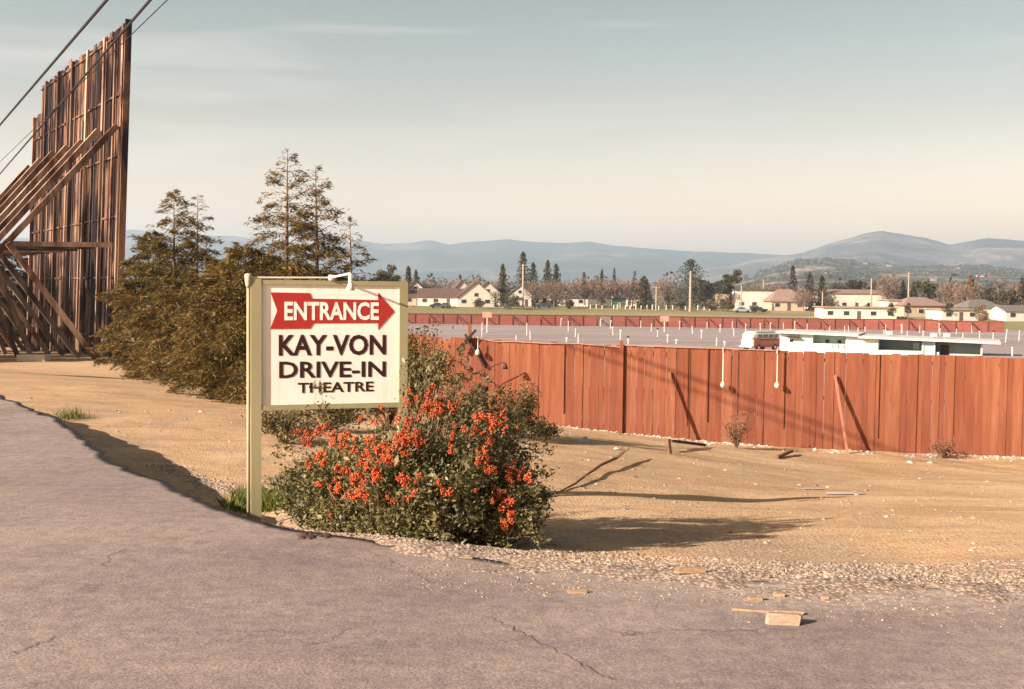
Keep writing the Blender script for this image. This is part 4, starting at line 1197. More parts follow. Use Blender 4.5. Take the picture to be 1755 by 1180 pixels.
# branch lying on the dirt
pts = [gpx(x, y) + Vector((0, 0, z)) for x, y, z in ((957, 845, .01), (985, 833, .03), (1000, 824, .05), (1030, 806, .08), (1055, 796, .1), (1070, 787, .13), (1063, 782, .2))]
m = MB().tube(pts, [.008, .014, .016, .02, .024, .02, .008], 6)
b = pts[4]; m.tube([b, b + Vector((.2, .1, .12)), b + Vector((.25, .3, .16))], [.014, .01, .005], 5)
b = pts[2]; m.tube([b, b + Vector((.15, -.05, .05))], [.01, .004], 5)
tag(m.build('fallen_branch', M['twig'], None, pts[0]), 'long thin dark branch lying across the dirt', 'branch')

# split wood on the asphalt
def chip(px, py, L, W_, H_, ang, label, surf='road', mat='freshwood', seed=0, name='wood_piece'):
    p = gpx(px, py, surf); rng = np.random.default_rng(seed)
    z = p.z + .019 if surf == 'road' else p.z
    c, s_ = math.cos(rad(ang)), math.sin(rad(ang))
    prof = [(-W_ / 2, 0), (W_ / 2, 0), (W_ / 2 * rng.uniform(.6, 1), H_ * rng.uniform(.6, 1)), (-W_ / 2 * rng.uniform(.2, .8), H_)]
    V = []
    for t_, sc in ((-.5, .75), (-.42, 1), (.45, 1), (.5, .9)):
        bow = rng.uniform(-.12, .12) * W_ * (1 - 4 * t_ * t_)
        for (a_, b_) in prof:
            x = t_ * L + rng.uniform(-.07, .07) * L * (abs(t_) > .44); y = a_ * sc + bow + rng.uniform(-.1, .1) * W_; V.append((p.x + x * c - y * s_, p.y + x * s_ + y * c, z + b_ * sc))
    Fc = [[0, 3, 2, 1], [12, 13, 14, 15]]
    for r in range(3):
        for k in range(4): Fc.append([r * 4 + k, r * 4 + (k + 1) % 4, r * 4 + 4 + (k + 1) % 4, r * 4 + 4 + k])
    m = MB(); m.add(V, Fc)
    tag(m.build(name, M[mat], None, (p.x, p.y, z)), label, 'wood piece', 'splintered wood pieces by the road')
M['paleblock'] = mat_simple('pale_wood_block', (.44, .33, .25), (.30, .20, .13), 14, .8, (1, 5, 5))
chip(1342, 1074, .185, .085, .052, -12, 'thick pale wood block, the biggest piece on the asphalt', mat='paleblock', seed=1)
chip(1290, 1055, .22, .03, .012, -12, 'long thin splinter left of the pale wood block', seed=2)
chip(1352, 1058, .16, .04, .02, -12, 'flat splinter just behind the pale wood block', seed=3)
chip(1294, 1036, .09, .035, .022, 5, 'short yellow splinter above the long thin one', seed=4)
chip(1335, 1030, .06, .03, .018, -5, 'small yellow chip behind the pale wood block', seed=5)
chip(1414, 1031, .05, .025, .015, 0, 'tiny yellow chip right of the other splinters', seed=6)
chip(1185, 981, .20, .03, .035, 8, 'slender curved splinter at the tip of the bush shadow', surf='ground', seed=7)
chip(990, 1024, .12, .035, .018, 10, 'yellow splinter on the asphalt before the bush shadow', seed=8)
chip(798, 957, .09, .04, .012, -5, 'rusty brown chip in the gravel beneath the bush', surf='ground', seed=9)
chip(1728, 977, .16, .04, .012, -5, 'orange flat splinter in gravel near the right edge', surf='ground', seed=10)
# chunk of broken asphalt
def chunk(px0, px1, py, label, seed):
    rng = np.random.default_rng(seed); X = []; Y = []
    for k in range(16):
        p = gpx(rng.uniform(px0, px1), py + rng.uniform(-3, 3), 'road'); X.append(p.x); Y.append(p.y)
    stones('asphalt_chunk', np.array(X), np.array(Y), rng.uniform(.025, .06, 16), 'darkchunk', seed, label, 'asphalt', surf='road', stuff=False)
M['darkchunk'] = mat_leaf('broken_asphalt', [(.07, .04, .035), (.13, .08, .07)], .95, 0)
chunk(505, 565, 926, 'dark broken asphalt crumbs at road edge under the bush', 81)

def crack(pts, w, seed):
    rng = np.random.default_rng(seed); P = []
    for (a, b) in zip(pts[:-1], pts[1:]):
        for t_ in np.linspace(0, 1, 9)[:-1]: P.append(gpx(a[0] + (b[0] - a[0]) * t_ + rng.normal(0, 2.2), a[1] + (b[1] - a[1]) * t_ + rng.normal(0, 1.3), 'road'))
    V = []; n = len(P)
    for i, p in enumerate(P):
        q = P[min(i + 1, n - 1)] - P[max(i - 1, 0)]; s_ = Vector((-q.y, q.x, 0)).normalized() * w * rng.uniform(.25, 1.2) * (0.15 if i in (0, n - 1) else 1)
        z = float(EYE - road_h(np.array([p.x]), np.array([p.y]))[0]) + .0215
        V += [(p.x - s_.x, p.y - s_.y, z), (p.x + s_.x, p.y + s_.y, z)]
    Fc = [[2 * i, 2 * i + 2, 2 * i + 3, 2 * i + 1] for i in range(n - 1)]
    me = fastmesh('crack', V, Fc); link('crack', me, M['crackfill'], bpy.data.objects['road'])
M['crackfill'] = mat_simple('dark_crack_filling', (.17, .125, .12), (.11, .08, .075), 20, .95)
crack([(785, 1042), (845, 1068), (880, 1085), (925, 1112), (975, 1135), (1020, 1160), (1062, 1182)], .0035, 1)
crack([(15, 1132), (60, 1115), (105, 1098)], .0035, 2)
crack([(560, 930), (640, 955), (700, 980), (745, 1010)], .0015, 3)
crack([(850, 985), (900, 1004), (960, 1018)], .003, 4)

# ------------------------------------------------------------------ overhead cables
def cable(pa, pb, r, label, sag=.5, H=4.0):
    def P(px, py):
        v = ray(px, py); k = H / v.z; return Vector((v.x * k, v.y * k, EYE + H))
    a, b = P(*pa), P(*pb); d = (b - a)
    pts = []
    s0 = a - d * 1.2; s1 = b + d * 1.1
    for i in range(33):
        t_ = i / 32; p = s0.lerp(s1, t_); pts.append(p)
    tag(MB().tube(pts, r, 6).build('overhead_cable', M['cable'], None, a), label, 'cable', 'cables overhead on the left')
cable((3, 210), (180, 3), .024, 'thick upper overhead cable crossing the top left corner')
cable((60, 228), (257, 0), .022, 'thick overhead cable passing the top corner of the screen')
cable((3, 274), (284, 2), .008, 'thin overhead wire below the thick cables', H=4.0)

# ------------------------------------------------------------------ drive-in lot: far fence, speaker posts, building, van
def far_fence():
    # base points by pixel; the run bends slightly and comes nearer on the right
    run = [(640, 236.), (1120, 233.), (1480, 226.), (1722, 214.)]
    P = []
    for px, Y_ in run:
        p = at(px, 555, Y_); P.append(Vector((p.x, p.y, 0)))
    t = thing('far_fence', (P[0].x, P[0].y, gz(P[0].x, P[0].y)), 'long weathered red board fence with braces on the far side of the lot', 'fence')
    k = 0
    for a, b in zip(P[:-1], P[1:]):
        d = b - a; L = d.length; u = d.normalized(); n = Vector((u.y, -u.x, 0)); nseg = max(1, round(L / 2.9)); w = L / nseg
        for i in range(nseg):
            p = a + u * (w * i); q = a + u * (w * (i + 1) - .03)
            zp, zq = gz(p.x, p.y), gz(q.x, q.y); h = 2.15
            ppx = 877.5 + F * p.x / p.y
            mat = M['farred'] if not (1000 <= ppx <= 1040) else M['fargrey']
            m = MB()
            for j in range(5):
                z0, z1 = h * j / 5 + .02, h * (j + 1) / 5
                o_ = RNG.uniform(0, .03)
                m.add([tuple(p + n * o_ + Vector((0, 0, zp + z0))), tuple(q + n * o_ + Vector((0, 0, zq + z0))), tuple(q + n * o_ + Vector((0, 0, zq + z1))), tuple(p + n * o_ + Vector((0, 0, zp + z1))),
                       tuple(p - n * .05 + Vector((0, 0, zp + z0))), tuple(q - n * .05 + Vector((0, 0, zq + z0))), tuple(q - n * .05 + Vector((0, 0, zq + z1))), tuple(p - n * .05 + Vector((0, 0, zp + z1)))],
                      [[0, 1, 2, 3], [7, 6, 5, 4], [3, 2, 6, 7], [0, 4, 5, 1], [0, 3, 7, 4], [1, 5, 6, 2]])
            m.build('fence_panel', mat, t)
            MB().beam(p + n * .1 + Vector((0, 0, zp - .1)), p + n * .1 + Vector((0, 0, zp + h + .05)), .16, .14).build('post', M['farpost'], t)
            if k % 2 == 0:
                f = p + n * 1.9 + u * 1.6
                MB().beam(p + n * .15 + Vector((0, 0, zp + h - .15)), f + Vector((0, 0, gz(f.x, f.y))), .18, .16).build('brace', M['farpost'] if k % 4 else M['farred'], t)
            MB().beam(p + n * .06 + Vector((0, 0, zp + h + .04)), q + n * .06 + Vector((0, 0, zq + h + .04)), .12, .12).build('cap_rail', M['farpost'], t)
            k += 1
M['fargrey'] = mat_simple('grey_boards', (.26, .20, .19), (.2, .15, .15), .5, .9, (1, 1, 3), .2, .2, .1)
far_fence()
def speaker_proto():
    return None
SP = [(740, 553, 12), (754, 552, 14), (826, 577, 24), (903, 575, 22), (885, 583, 9), (909, 582, 16), (961, 558, 13), (974, 568, 18), (986, 577, 15), (971, 586, 8), (991, 587, 15),
      (1029, 559, 13), (1046, 563, 14), (1051, 574, 14), (1063, 582, 17), (1077, 589, 13), (1098, 562, 13), (1116, 568, 14), (1127, 577, 15), (1145, 560, 14), (1144, 587, 14), (1159, 589, 8), (1165, 564, 14), (1187, 572, 14),
      (1202, 580, 15), (1212, 563, 14), (1228, 593, 14), (1234, 569, 13), (1242, 593, 6), (1255, 563, 13), (1258, 576, 14), (1278, 568, 13), (1303, 566, 12), (1320, 566, 13), (1343, 563, 10), (1362, 564, 14), (1383, 566, 12), (1422, 569, 13), (1413, 575, 11),
      (1448, 570, 12), (1455, 574, 16), (1470, 573, 12), (1483, 568, 11), (1515, 575, 13), (1518, 570, 14), (1546, 571, 16), (1555, 577, 10), (1576, 570, 12), (1582, 579, 12), (1609, 569, 15), (1611, 575, 12), (1639, 572, 11), (1627, 580, 9), (1650, 581, 11),
      (1666, 570, 12), (1679, 579, 12), (1684, 568, 12), (1702, 583, 17), (1723, 587, 23), (1746, 584, 18), (1735, 610, 16), (1545, 571, 16), (1332, 597, 24)]
def speaker_posts():
    dark = M['dark']
    protos = {}
    for i, (px, py, h) in enumerate(SP):
        p = gpx(px, py)
        if p.y < 60: p = at(px, py, 60.)
        Hm = min(2.3, max(.55, h / F * p.y))
        rng = np.random.default_rng(900 + i)
        g = gz(p.x, p.y)
        t = thing('speaker_post', (p.x, p.y, g), 'short white speaker post on the grey theatre lot', 'speaker post', 'white speaker posts in rows on the lot')
        tl = rng.normal(0, .045); w = .125
        top = Vector((p.x + tl * Hm, p.y, g + Hm))
        MB().tube([(p.x, p.y, g - .1), top], [w * .55, w * .5], 6).build('post', M['white'], t)
        hb = MB()
        if rng.random() < .55:
            hb.box(top.x - .13, top.x + .13, top.y - .08, top.y + .08, top.z - .2, top.z + .02)
            hb.build('speaker', M['white'] if rng.random() < .6 else dark, t)
speaker_posts()
def row_sign(px, py, Y_, label):
    p = at(px, py, Y_); g = gz(p.x, p.y)
    t = thing('row_sign', (p.x, p.y, g), label, 'sign')
    MB().tube([(p.x, p.y, g), (p.x, p.y, p.z + .5)], .09, 6).build('post', M['white'], t)
    MB().box(p.x - .75, p.x + .75, p.y - .16, p.y - .09, p.z - .35, p.z + .55).build('board', M['pinksign'], t)
M['pinksign'] = mat_simple('faded_pink_sign', (.66, .36, .28), (.56, .27, .2), 2)
row_sign(835, 540, 178, 'small faded pink sign board on a white post, left one')
row_sign(1139, 547, 190, 'small faded pink sign board before the far fence, right one')

# snack bar building
def snack_bar():
    rz_ = 3.72                                   # roof height below the eye
    A = at(1337, 568, 107); B = at(1688, 583, 100); zA, zB = A.z, B.z
    A.z = B.z = 0
    u = (B - A).normalized(); L = (B - A).length; n = Vector((u.y, -u.x, 0))
    if n.y > 0: n = -n
    def S(px):
        v = ray(px, 590); d = Vector((v.x, v.y, 0)); k = A.dot(n) / d.dot(n); return (d * k - A).dot(u)
    zr = EYE - rz_; zg = min(gz(A.x, A.y), gz(B.x, B.y)) - .1
    t = thing('snack_bar', (A.x, A.y, zg), 'long low white and mint snack bar with flat roof behind the fence', 'building')
    def blk(s0, s1, z0, z1, f0, f1, name, mat, par=t):
        P = [A + u * s0 + n * f0, A + u * s1 + n * f0, A + u * s1 + n * f1, A + u * s0 + n * f1]
        def tz(s_, z): return z + ((zB - zA) * (s_ / L) if z > zr - .6 else 0)
        m = MB(); V = [(p.x, p.y, tz(q, z0)) for p, q in zip(P, (s0, s1, s1, s0))] + [(p.x, p.y, tz(q, z1)) for p, q in zip(P, (s0, s1, s1, s0))]
        m.add(V, [[0, 3, 2, 1], [4, 5, 6, 7], [0, 1, 5, 4], [1, 2, 6, 5], [2, 3, 7, 6], [3, 0, 4, 7]])
        return m.build(name, mat, par)
    zr = zA - .12
    zt = zr - .02
    def zz(py, px=1550): # height on the facade plane for a pixel row
        v = ray(px, py); k = A.dot(n) / (v.x * n.x + v.y * n.y); return EYE + v.z * k
    # left white block
    s1, s2, s3, s4, s5, s6, s7 = S(1393), S(1449), S(1505), S(1580), S(1601), S(1683), L
    blk(0, s1 - .02, zg, zt, -6, 0, 'wall', M['offmint'])
    # serving recess with posters and hatches
    blk(s1, s2, zg, zt, -6, -1.3, 'wall', M['mint'])
    blk(s1, s2, zg, zz(589, 1420), -1.28, -.03, 'counter', M['offmint'])
    blk(s2 + .02, s3, zg, zt, -6, 0, 'wall', M['offmint'])
    blk(s3 + .02, s4 - .02, zg, zt, -6, -2.0, 'wall', M['bluegrey'])
    blk(s3 + .02, s4 - .02, zg, zz(601, 1560), -1.98, -.02, 'low_wall', M['mint'])
    blk(S(1563), S(1574), zz(600, 1560), zz(588, 1560), -1.97, -1.9, 'window', M['mint'])
    blk(s4, s5, zg, zt - .02, -6, .0, 'wall', M['mint'])
    blk(s5 + .02, s6, zg, zt, -6, -1.5, 'wall', M['bluegrey'])
    blk(s5 + .02, S(1610), zg, zz(603, 1600), -1.48, -.1, 'low_wall', M['mint'])
    blk(S(1628), s6, zg, zz(607, 1650), -1.48, -.1, 'low_wall', M['mint'])
    blk(S(1612), S(1626), zg, zt - .5, -1.47, -1.40, 'door', M['doorred'])
    blk(S(1580.5), S(1583), zg, zt - .02, .02, .12, 'porch_post', M['white'])
    blk(S(1600), S(1603), zg, zt - .02, .02, .12, 'porch_post', M['white'])
    blk(S(1681), S(1684), zg, zt - .02, -.1, .02, 'porch_post', M['white'])
    # hatches and vents
    blk(S(1353), S(1359), zz(586, 1356), zz(581, 1356), .0, .05, 'window', M['doorred'])
    blk(S(1349), S(1371), zz(577.5, 1356), zz(575.5, 1356), .02, .7, 'awning', M['dark'])
    for a_, b_ in ((1412, 1418), (1433, 1439)):
        blk(S(a_), S(b_), zz(588, 1425), zz(581, 1425), -1.27, -1.2, 'window', M['doorred'])
    for a_ in (1425, 1436, 1448 - 2):
        blk(S(a_), S(a_ + 1.6), zz(596, 1425), zz(590, 1425), -.02, .02, 'sign', M['rust'])
    # flat roof in two levels with fascia
    blk(-.3, s2 + 1.2, zr, zr + .2, -6.4, .75, 'roof', M['white'])
    blk(s2 + 1.22, L + 1.3, zr - .14, zr + .06, -6.4, .9, 'roof', M['white'])
    v0 = A + u * 4 - n * 3
    for s_, f_ in ((9.5, -3), (13.5, -2.5), (14.6, -3.5)):
        blk(s_, s_ + .6, zr + .21, zr + .5, f_ - .3, f_ + .3, 'roof_vent', M['white'])
M['offmint'] = mat_simple('mint_white_stucco', (.64, .70, .62), (.57, .64, .56), .4, .85)
M['doorred'] = mat_simple('dark_maroon_door', (.10, .02, .02), (.07, .015, .015), 2)
snack_bar()

# camper van
def camper_van():
    p = at(1303, 598, 112.); g = gz(p.x, p.y)
    zref = at(1303, 600, 112.).z
    g = min(g, zref + .3)
    g = gz(p.x, p.y)
    t = thing('camper_van', (p.x, p.y, g), 'red and white rounded camper van parked beside the snack bar', 'van')
    ang = rad(-38)                                  # long axis; the front points left and towards the camera
    ax = Vector((-math.cos(ang), math.sin(ang) * 1, 0)).normalized(); ax = Vector((-.80, -.60, 0)).normalized()
    sd_ = Vector((-ax.y, ax.x, 0));
    if sd_.y > 0: sd_ = -sd_                        # side facing the viewer
    def P(x, y, z): return tuple(Vector((p.x, p.y, g)) + ax * x + sd_ * y + Vector((0, 0, z)))
    def loft(sections, name, mat, par=t):
        m = MB(); V = []; n = len(sections[0][1])
        for x, prof in sections:
            for (y, z) in prof: V.append(P(x(y, z) if callable(x) else x, y, z))
        Fc = [list(range(n))[::-1], [(len(sections) - 1) * n + k for k in range(n)]]
        for r in range(len(sections) - 1):
            for k in range(n): Fc.append([r * n + k, r * n + (k + 1) % n, (r + 1) * n + (k + 1) % n, (r + 1) * n + k])
        m.add(V, Fc); return m.build(name, mat, par)
    def ring(w, z0, z1, r=.12):
        return [(-w + r, z0), (w - r, z0), (w, z0 + r), (w, z1 - r), (w - r, z1), (-w + r, z1), (-w, z1 - r), (-w, z0 + r)]
    loft([(-2.12, ring(.70, .42, 1.12)), (-2.0, ring(.84, .34, 1.16)), (1.55, ring(.86, .34, 1.16)), (1.9, ring(.80, .36, 1.16))], 'body', M['rust'])
    loft([(1.905, ring(.80, .36, 1.16)), (2.06, ring(.72, .40, 1.15)), (2.13, ring(.58, .46, 1.1))], 'nose', M['white'])
    loft([(-2.05, ring(.72, 1.17, 1.72)), (-1.9, ring(.80, 1.165, 1.86, .2)), (1.5, ring(.80, 1.165, 1.86, .2)), (1.85, ring(.74, 1.165, 1.78, .2)), (1.98, ring(.66, 1.165, 1.5, .1))], 'cabin', M['white'])
    loft([(-1.8, ring(.68, 1.865, 1.93, .02)), (1.2, ring(.68, 1.865, 1.95, .02)), (1.5, ring(.6, 1.865, 1.91, .02))], 'roof', M['white'])
    for a_, b_ in ((-1.75, -1.15), (-1.05, -.3), (-.2, .55), (.65, 1.3)):
        for s_ in (1, -1):
            m = MB(); V = [P(a_, s_ * .805, 1.28), P(b_, s_ * .805, 1.28), P(b_, s_ * .805, 1.64), P(a_, s_ * .805, 1.64), P(a_, s_ * .79, 1.28), P(b_, s_ * .79, 1.28), P(b_, s_ * .79, 1.64), P(a_, s_ * .79, 1.64)]
            m.add(V, [[0, 1, 2, 3], [7, 6, 5, 4], [0, 4, 5, 1], [2, 6, 7, 3], [1, 5, 6, 2], [0, 3, 7, 4]]); m.build('window', M['glass'], t)
    for a_ in (-.62, .04):
        m = MB(); V = [P(1.99, a_, 1.25), P(1.99, a_ + .58, 1.25), P(1.87, a_ + .54, 1.62), P(1.87, a_ + .04, 1.62), P(1.9, a_, 1.25), P(1.9, a_ + .58, 1.25), P(1.8, a_ + .54, 1.62), P(1.8, a_ + .04, 1.62)]
        m.add(V, [[0, 1, 2, 3], [7, 6, 5, 4], [0, 4, 5, 1], [2, 6, 7, 3], [1, 5, 6, 2], [0, 3, 7, 4]]); m.build('windscreen', M['glass'], t)
    for x in (-1.25, 1.25):
        for s_ in (.80, -.80):
            w = MB().tube([P(x, s_ * 1.08, .32), P(x, s_ * .85, .32)], .32, 14).build('wheel', M['tyre'], t)
            MB().tube([P(x, s_ * 1.10, .32), P(x, s_ * 1.0, .32)], .16, 10).build('hub_cap', M['white'], w)
    for s_ in (.5, -.5):
        MB().tube([P(2.14, s_, .82), P(2.0, s_, .82)], .11, 10).build('headlight', M['lamp'], t)
    MB().beam(P(2.2, -.8, .42), P(2.2, .8, .42), .12, .14).build('bumper', M['white'], t)
    MB().beam(P(-2.2, -.8, .42), P(-2.2, .8, .42), .12, .14).build('bumper', M['white'], t)
camper_van()

# ------------------------------------------------------------------ houses beyond the field
def house(px, Y_, W_, Dp, hw, hr, wall, roof, label, ang=0, gable='side', wins=3, base=None, name='house', door=True, chimney=False):
    p = at(px, 520, Y_); g = gz(p.x, p.y) if base is None else base
    t = thing(name, (p.x, p.y, g), label, 'house')
    R = Matrix.Rotation(rad(ang), 3, 'Z')
    def T(x, y, z): v = R @ Vector((x, y, 0)); return (p.x + v.x, p.y + v.y, g + z)
    def bx(x0, x1, y0, y1, z0, z1, name, mat, par=t):
        m = MB(); V = [T(x0, y0, z0), T(x1, y0, z0), T(x1, y1, z0), T(x0, y1, z0), T(x0, y0, z1), T(x1, y0, z1), T(x1, y1, z1), T(x0, y1, z1)]
        m.add(V, [[0, 3, 2, 1], [4, 5, 6, 7], [0, 1, 5, 4], [1, 2, 6, 5], [2, 3, 7, 6], [3, 0, 4, 7]]); return m.build(name, mat, par)
    w2 = W_ / 2
    m = MB()
    if gable == 'front':
        pf = [(-w2, -.5), (w2, -.5), (w2, hw), (0, hw + hr), (-w2, hw)]
        V = [T(x, 0, z) for x, z in pf] + [T(x, Dp, z) for x, z in pf]
        m.add(V, [list(range(5)), list(range(5, 10))[::-1]] + [[i, 5 + i, 5 + (i + 1) % 5, (i + 1) % 5] for i in range(5)])
        wl_ = m.build('wall', M[wall], t)
        rm = MB(); o_ = .4; th = .18
        for s_ in (-1, 1):
            e = (s_ * (w2 + o_), hw - o_ * hr / w2); V = [T(e[0], -o_, e[1] + .02), T(0, -o_, hw + hr + .02), T(0, Dp + o_, hw + hr + .02), T(e[0], Dp + o_, e[1] + .02)]
            V += [(x, y, z + th) for x, y, z in V]
            rm.add(V, [[0, 3, 2, 1], [4, 5, 6, 7], [0, 1, 5, 4], [1, 2, 6, 5], [2, 3, 7, 6], [3, 0, 4, 7]])
        rf = rm.build('roof', M[roof], t)
    elif gable == 'side':
        pf = [(0, -.5), (Dp, -.5), (Dp, hw), (Dp / 2, hw + hr), (0, hw)]
        V = [T(-w2, y, z) for y, z in pf] + [T(w2, y, z) for y, z in pf]
        m.add(V, [list(range(5))[::-1], list(range(5, 10))] + [[i, (i + 1) % 5, 5 + (i + 1) % 5, 5 + i] for i in range(5)])
        m.build('wall', M[wall], t)
        rm = MB(); o_ = .45; th = .18
        for s_ in (0, 1):
            ye = -o_ if s_ == 0 else Dp + o_; ze = hw - o_ * hr / (Dp / 2)
            V = [T(-w2 - o_, ye, ze + .02), T(w2 + o_, ye, ze + .02), T(w2 + o_, Dp / 2, hw + hr + .02), T(-w2 - o_, Dp / 2, hw + hr + .02)]
            V += [(x, y, z + th) for x, y, z in V]
            rm.add(V, [[0, 3, 2, 1], [4, 5, 6, 7], [0, 1, 5, 4], [1, 2, 6, 5], [2, 3, 7, 6], [3, 0, 4, 7]])
        rf = rm.build('roof', M[roof], t)
    elif gable == 'hip':
        bx(-w2, w2, 0, Dp, -.5, hw, 'wall', M[wall])
        o_ = .6; k = min(Dp / 2, w2 * .6)
        V = [T(-w2 - o_, -o_, hw + .01), T(w2 + o_, -o_, hw + .01), T(w2 + o_, Dp + o_, hw + .01), T(-w2 - o_, Dp + o_, hw + .01), T(-w2 + k, Dp / 2, hw + hr), T(w2 - k, Dp / 2, hw + hr)]
        rm = MB(); rm.add(V, [[0, 3, 2, 1], [0, 1, 5, 4], [2, 3, 4, 5], [1, 2, 5], [3, 0, 4]]); rf = rm.build('roof', M[roof], t)
    else:
        bx(-w2, w2, 0, Dp, -.5, hw, 'wall', M[wall]); rf = bx(-w2 - .5, w2 + .5, -.5, Dp + .5, hw + .01, hw + .3, 'roof', M[roof])
    if chimney: bx(w2 * .4, w2 * .4 + .8, Dp * .4, Dp * .4 + .8, hw, hw + hr + .9, 'chimney', M['brown'], rf)
    for i in range(wins):
        xc = -w2 + W_ * (i + .5) / wins + (RNG.uniform(-.3, .3))
        if door and i == wins // 2:
            bx(xc - .45, xc + .45, -.05, -.01, 0, 2.0, 'door', M['brown'])
        else:
            f = bx(xc - .75, xc + .75, -.06, -.01, .9, 2.05, 'window', M['white']); bx(xc - .62, xc + .62, -.1, -.065, 1.0, 1.95, 'pane', M['glass'], f)
    if gable == 'front' and hr > 2:
        f = bx(-.6, .6, -.06, -.01, hw + .1, hw + 1.2, 'window', M['white']); bx(-.48, .48, -.1, -.065, hw + .2, hw + 1.1, 'pane', M['glass'], f)
    return t
house(717, 305, 8, 8, 2.4, 1.6, 'cream', 'brown', 'low green-roofed cottage just right of the sign', 0, 'side', 3) ['_'] = 0
house(759, 302, 14, 8, 2.5, 2.1, 'white', 'brown', 'white ranch house with long brown roof and low left wing', -6, 'side', 4, door=True)
house(792, 312, 7, 9, 3.0, 4.2, 'white', 'brown', 'white gabled house wing with steep brown roof', 10, 'front', 2)
house(816, 298, 10, 9, 2.6, 4.0, 'white', 'brown', 'white house with the broad steep gable facing the field', 8, 'front', 3)
house(836, 316, 7, 8, 3.6, 3.2, 'white', 'brown', 'tall white gable peeking behind the broad gabled house', 8, 'front', 2)
house(891, 312, 6.5, 8, 3.4, 2.4, 'white', 'grey', 'small white gabled house behind the hedge by the utility pole', 0, 'front', 2)
house(712, 330, 6, 8, 4.2, 2.4, 'white', 'brown', 'white gable showing just above the sign corner', 0, 'front', 1)
house(972, 318, 12, 8, 2.5, .8, 'offwhite', 'grey', 'low pale house half hidden by the bare orchard', 0, 'flat', 3)
house(1078, 330, 9, 8, 2.6, 1.6, 'offwhite', 'grey', 'pale house glimpsed between the bare trees', 0, 'side', 3)
house(1272, 314, 12, 9, 4.4, 1.2, 'cream', 'brown', 'striped two-storey house left of the white apartment block', 0, 'flat', 4)
house(1314, 306, 17, 10, 5.2, .9, 'white', 'brown', 'white flat-roofed apartment block with dark fascia', 0, 'flat', 5)
house(1351, 296, 9, 9, 2.4, 3.3, 'cream', 'pinkroof', 'house with big rosy hipped roof beside the white block', 0, 'hip', 3)
house(1474, 262, 17, 10, 2.7, .5, 'offwhite', 'tan', 'long low pale bungalow with flat tan roof', -4, 'flat', 5)
house(1458, 322, 22, 9, 4.6, 1.0, 'offwhite', 'pinkroof', 'long two-storey house showing above the tan-roofed bungalow', 0, 'side', 6)
house(1548, 278, 7, 8, 3.8, .4, 'white', 'tan', 'white box-shaped house with clipped hedge', 0, 'flat', 2)
house(1586, 274, 11, 9, 2.8, 2.1, 'cream', 'pinkroof', 'cream house with rosy hipped roof right of the hedge', 6, 'hip', 4)
house(1646, 262, 9, 8, 2.5, .5, 'white', 'tan', 'low white garage with pale doors near the right edge', 6, 'flat', 3)
house(1690, 268, 9, 8, 2.8, 2.0, 'white', 'grey', 'white house with pale sloping roof at far right', 6, 'hip', 3)
house(1748, 262, 7, 8, 2.4, 1.2, 'white', 'grey', 'white shed cut by the right picture edge', 6, 'side', 2)
for o in bpy.data.objects:
    if '_' in o: del o['_']
def shed(px, Y_, W_, H_, label, mat):
    p = at(px, 525, Y_); g = gz(p.x, p.y)
    t = thing('green_shed', (p.x, p.y, g), label, 'shed')
    MB().box(p.x - W_ / 2, p.x + W_ / 2, p.y, p.y + 2.5, g - .2, g + H_).build('wall', M[mat], t)
    MB().prism([(p.x - W_ / 2 - .2, p.y - .25, g + H_ + .01), (p.x + W_ / 2 + .2, p.y - .25, g + H_ + .01), (p.x + W_ / 2 + .2, p.y + 2.75, g + H_ + .5), (p.x - W_ / 2 - .2, p.y + 2.75, g + H_ + .5)], (0, 0, 0), (0, 0, .14)).build('roof', M['grey'], t)
    MB().box(p.x - .5, p.x + .5, p.y - .06, p.y - .01, g, g + H_ * .8).build('door', M['cream'], t)
shed(1061, 303, 3.6, 2.0, 'small green shed behind the row of short white posts', 'greenpaint')

def car(px, Y_, mat, label, ang=0):
    p = at(px, 525, Y_); g = gz(p.x, p.y); t = thing('parked_car', (p.x, p.y, g), label, 'car', 'cars parked by the far houses')
    R = Matrix.Rotation(rad(ang), 3, 'Z')
    def T(x, y, z): v = R @ Vector((x, y, 0)); return (p.x + v.x, p.y + v.y, g + z)
    def ext(prof, y0, y1, name, m_, par=t):
        n = len(prof); V = [T(x, y0, z) for x, z in prof] + [T(x, y1, z) for x, z in prof]
        m = MB(); m.add(V, [list(range(n)), list(range(n, 2 * n))[::-1]] + [[i, n + i, n + (i + 1) % n, (i + 1) % n] for i in range(n)]); return m.build(name, m_, par)
    ext([(-2.2, .35), (2.2, .35), (2.25, .7), (2.1, .85), (1.1, .92), (-1.5, .95), (-2.15, .9), (-2.25, .6)], -.85, .85, 'body', M[mat])
    ext([(1.05, .93), (.45, 1.38), (-.9, 1.4), (-1.5, .96)], -.72, .72, 'cabin', M[mat])
    ext([(.85, 1.0), (.42, 1.31), (-.82, 1.33), (-1.25, 1.0)], -.74, -.725, 'window', M['glass'])
    for x in (-1.35, 1.4):
        for y in (-.86, .7):
            ring_ = [T(x + .33 * math.cos(a), y, .33 + .33 * math.sin(a)) for a in np.linspace(0, 2 * math.pi, 11)[:-1]]
            ring2 = [T(x + .33 * math.cos(a), y + .16, .33 + .33 * math.sin(a)) for a in np.linspace(0, 2 * math.pi, 11)[:-1]]
            m = MB(); m.add(ring_ + ring2, [list(range(10)), list(range(10, 20))[::-1]] + [[i, 10 + i, 10 + (i + 1) % 10, (i + 1) % 10] for i in range(10)]); m.build('wheel', M['tyre'], t)
car(751, 291, 'cardark', 'dark blue car before the white ranch house', 5)
car(764, 291, 'cardark', 'black car right of the dark blue car', 80)
car(932, 296, 'cardark', 'dark car among trees right of the utility pole', 0)
car(1272, 285, 'carblue', 'pale blue car in front of the striped house', 0)
